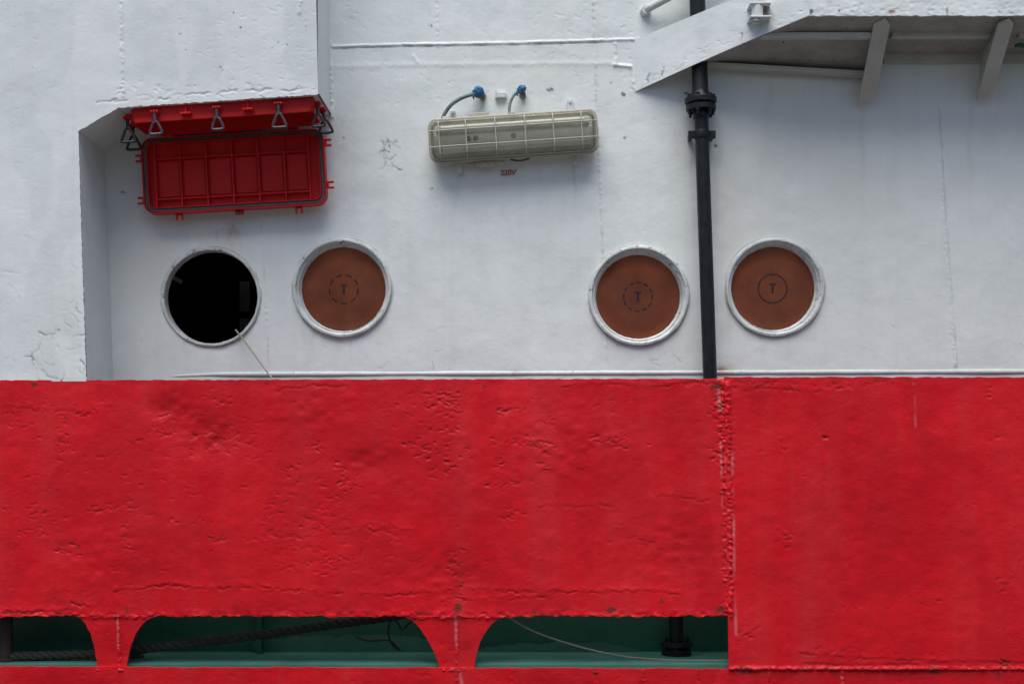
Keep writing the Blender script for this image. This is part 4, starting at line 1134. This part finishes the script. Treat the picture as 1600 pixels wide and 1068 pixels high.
# fairlead-like pipe fitting on the end plate
dfx = .425 * (1187 - 993) / 272 + .05
ft = empty('pipe_fitting', P(1187, 20, dfx)); tag(ft, 'white pipe fitting with two flanges on the sloping platform plate', 'fitting'); k = K(dfx)
for z_ in (12, -9):
    MB().box((0, .02, z_ * k), (33 * k, .11, 3.4 * k)).build('flange', M['trim'], ft, False, .003)
MB().tube([(-4 * k, -.006, -8 * k), (-4 * k, -.006, 40 * k)], 9 * k, 16).build('pipe', M['trim'], ft)
MB().box((9 * k, .035, 2 * k), (7 * k, .06, 20 * k)).build('bolt_block', M['gland'], ft, False, .003)
MB().tube([(-7 * k, -.008, -10 * k), (-7 * k, -.008, -15 * k)], 7.5 * k, 8).tube([(-7 * k, -.008, -15 * k), (-7 * k, -.008, -20 * k)], [5.5 * k, 4 * k], 8).build('nut', M['wire'], ft)

# handrail stub at the top
hr = empty('handrail', P(1008, 18, .0)); tag(hr, 'white tube handrail rising out of the wall above the sloping plate', 'handrail')
k = K()
MB().tube([(0, -.01, 0), (8 * k, -.05, 2 * k), (40 * k, -.08, 17 * k), (220 * k, -.10, 104 * k)], 6 * k, 14).build('rail', M['trim'], hr)
MB().tube([(0, .005, 0), (1 * k, -.035, 0)], [9 * k, 7 * k], 12).build('wall_socket', M['trim'], hr)

# ------------------------------------------------------------------ black pipe
DP = .095
pp = empty('drain_pipe', P(1109, 592, DP)); tag(pp, 'black vertical drain pipe with bolted flange, down the white wall', 'pipe')
def axis_x(py): return 1089.5 + py * (1109.5 - 1089.5) / 592
def pa(py): return P(axis_x(py), py, DP)
k = K(DP)
own(MB().tube([pa(-260), pa(60), pa(140), pa(147), pa(153)], [12.4 * k, 12.4 * k, 12.4 * k, 14 * k, 18 * k], 28).build('upper_pipe', M['black'], pp), pp)
lower = smooth_path([pa(175), pa(300), pa(450), pa(600), pa(660), P(1100, 760, DP), P(1068, 880, DP), P(1057, 940, DP), P(1057, 1010, DP)], 6)
own(MB().tube(lower, 11 * k, 28).build('lower_pipe', M['black'], pp), pp)
def disc(py, r, h):
    a = pa(py); b = pa(py + h)
    return MB().tube([a, a.lerp(b, .12), a.lerp(b, .88), b], [r * k * .96, r * k, r * k, r * k * .96], 32)
own(disc(153, 25, 9).build('flange', M['black'], pp), pp)
own(disc(164, 23.5, 9).build('flange', M['black'], pp), pp)
own(disc(173, 13, 12).build('collar', M['black'], pp), pp)
for a in (200, 250, 310, 340, 30, 90, 140):
    c_ = pa(163) + Vector((math.cos(math.radians(a)) * 19.5 * k, math.sin(math.radians(a)) * 19.5 * k, 0))
    mb = MB().tube([c_ + Vector((0, 0, 14 * k)), c_ + Vector((0, 0, 8 * k))], 4 * k, 6).tube([c_ + Vector((0, 0, -8 * k)), c_ + Vector((0, 0, -13 * k))], 4 * k, 6).tube([c_ + Vector((0, 0, 14 * k)), c_ + Vector((0, 0, -18 * k))], 2.2 * k, 8)
    own(mb.build('bolt', M['black'], pp), pp)
cm = disc(204, 12.4, 13)
for s in (-1, 1):
    cm.box(pa(210.5) + Vector((s * 15.5 * k, .0, 0)), (12 * k, .016, 12 * k))
    cm.box(pa(210.5) + Vector((s * 17 * k, .045, 0)), (5 * k, .09, 9 * k))
own(cm.build('clamp', M['black'], pp, True, .002), pp)
# foot flange on the deck
kd = K(DP); c_ = P(1057, 1012, DP)
mb = MB().tube([Vector((c_.x, c_.y, ZDECK + .045)), Vector((c_.x, c_.y, ZDECK + .065))], 25 * kd, 24).tube([Vector((c_.x, c_.y, ZDECK)), Vector((c_.x, c_.y, ZDECK + .03))], 23 * kd, 24)
for a in range(0, 360, 60):
    q = Vector((c_.x + math.cos(math.radians(a + 20)) * 19 * kd, c_.y + math.sin(math.radians(a + 20)) * 19 * kd, 0))
    mb.tube([q + Vector((0, 0, ZDECK)), q + Vector((0, 0, ZDECK + .085))], 3 * kd, 6)
own(mb.build('foot_flange', M['black'], pp), pp)

# ------------------------------------------------------------------ stick from the open porthole
st = smooth_path([P(368, 515, .03), P(380, 530, .06), P(400, 557, .16), P(417, 580, .24), P(432, 600, .30)], 5)
tag(MB().tube(st, [.0045] * len(st), 8).build('stick', M['cord']), 'thin grey stick leaning from the open porthole to the red bulwark', 'stick')

# ------------------------------------------------------------------ things seen through the slots
def laid_rope(path, R, name, label):
    path = [Vector(p) for p in path]; root = empty(name, path[0]); tag(root, label, 'rope')
    L = [0]
    for a, b in zip(path[:-1], path[1:]): L.append(L[-1] + (b - a).length)
    N = int(L[-1] / .006); pts = []
    for i in range(N + 1):
        s = L[-1] * i / N; j = max(0, min(len(L) - 2, int(np.searchsorted(L, s)) - 1))
        pts.append(path[j].lerp(path[j + 1], (s - L[j]) / max(1e-9, L[j + 1] - L[j])))
    for q in range(3):
        sp_ = []
        for i, p in enumerate(pts):
            t_ = (pts[min(i + 1, N)] - pts[max(i - 1, 0)]).normalized()
            n1 = (Vector((0, 0, 1)) - t_ * t_.z).normalized(); n2 = t_.cross(n1)
            a = 2 * math.pi * (q / 3 + i * .006 / (R * 5.5))
            sp_.append(p + (n1 * math.cos(a) + n2 * math.sin(a)) * R * .52)
        own(MB().tube(sp_, R * .56, 7).build('strand', M['rope'], root), root)
laid_rope(smooth_path([P(-40, 1026, .30), P(20, 1025, .30), P(90, 1023, .29), P(150, 1020.5, .28), P(215, 1014, .28), P(300, 1004, .27), P(400, 992, .26), P(500, 978, .26), P(590, 966, .27), P(680, 950, .30)], 6), 7.0 * K(.27), 'mooring_rope', 'thick dark twisted rope running behind the left slots')
for q_, lab in (([P(556, 994, .2), P(575, 1000, .22), P(600, 999, .2), P(612, 1002, .2), P(625, 1015, .2), P(613, 1006, .21), P(607, 990, .22), P(609, 972, .22), P(618, 968, .21), P(628, 982, .2), P(640, 972, .22), P(655, 960, .24)], 'thin dark loose line dangling in loops below the thick rope'),):
    tag(MB().tube(smooth_path(q_ + [], 8), .0055, 8).build('loose_line', M['rope']), lab, 'line')
tag(MB().tube(smooth_path([P(770, 945, .33), P(793, 963, .33), P(830, 984, .32), P(880, 1002, .30), P(935, 1017, .28), P(985, 1026, .26), P(1040, 1030, .27), P(1100, 1031, .28), P(1160, 1031, .30)], 8), .0042, 8).build('thin_cord', M['cord']), 'thin pale cord sagging across the right slot', 'cord')
def post(px, wpx, d, label, mat):
    k_ = K(d); c_ = P(px, 1000, d)
    r_ = empty('deck_post', Vector((c_.x, c_.y, ZDECK))); tag(r_, label, 'post')
    MB().tube([(0, 0, .01), (0, 0, .34)], wpx / 2 * k_, 18).build('shaft', M[mat], r_)
    MB().tube([(0, 0, 0), (0, 0, .014)], wpx * .8 * k_, 18).build('base', M[mat], r_)
post(10, 20, .30, 'dark upright post at the far left slot', 'post')
post(212, 16, .20, 'grey upright post close behind the left stanchion', 'handle')
# green knees welded between wall and deck
for px in (408,):
    x = P(px, 1018).x; mb = MB(); t_ = .012
    pr_ = [(0, ZDECK), (-.07, ZDECK), (-.035, ZDECK + .32), (0, ZDECK + .32)]
    mb.hexa([(x - t_, y, z) for y, z in pr_] + [(x + t_, y, z) for y, z in pr_])
    tag(mb.build('wall_knee', M['green'], None, False), 'green upright knee on the wall foot behind the thick rope', 'stiffener')
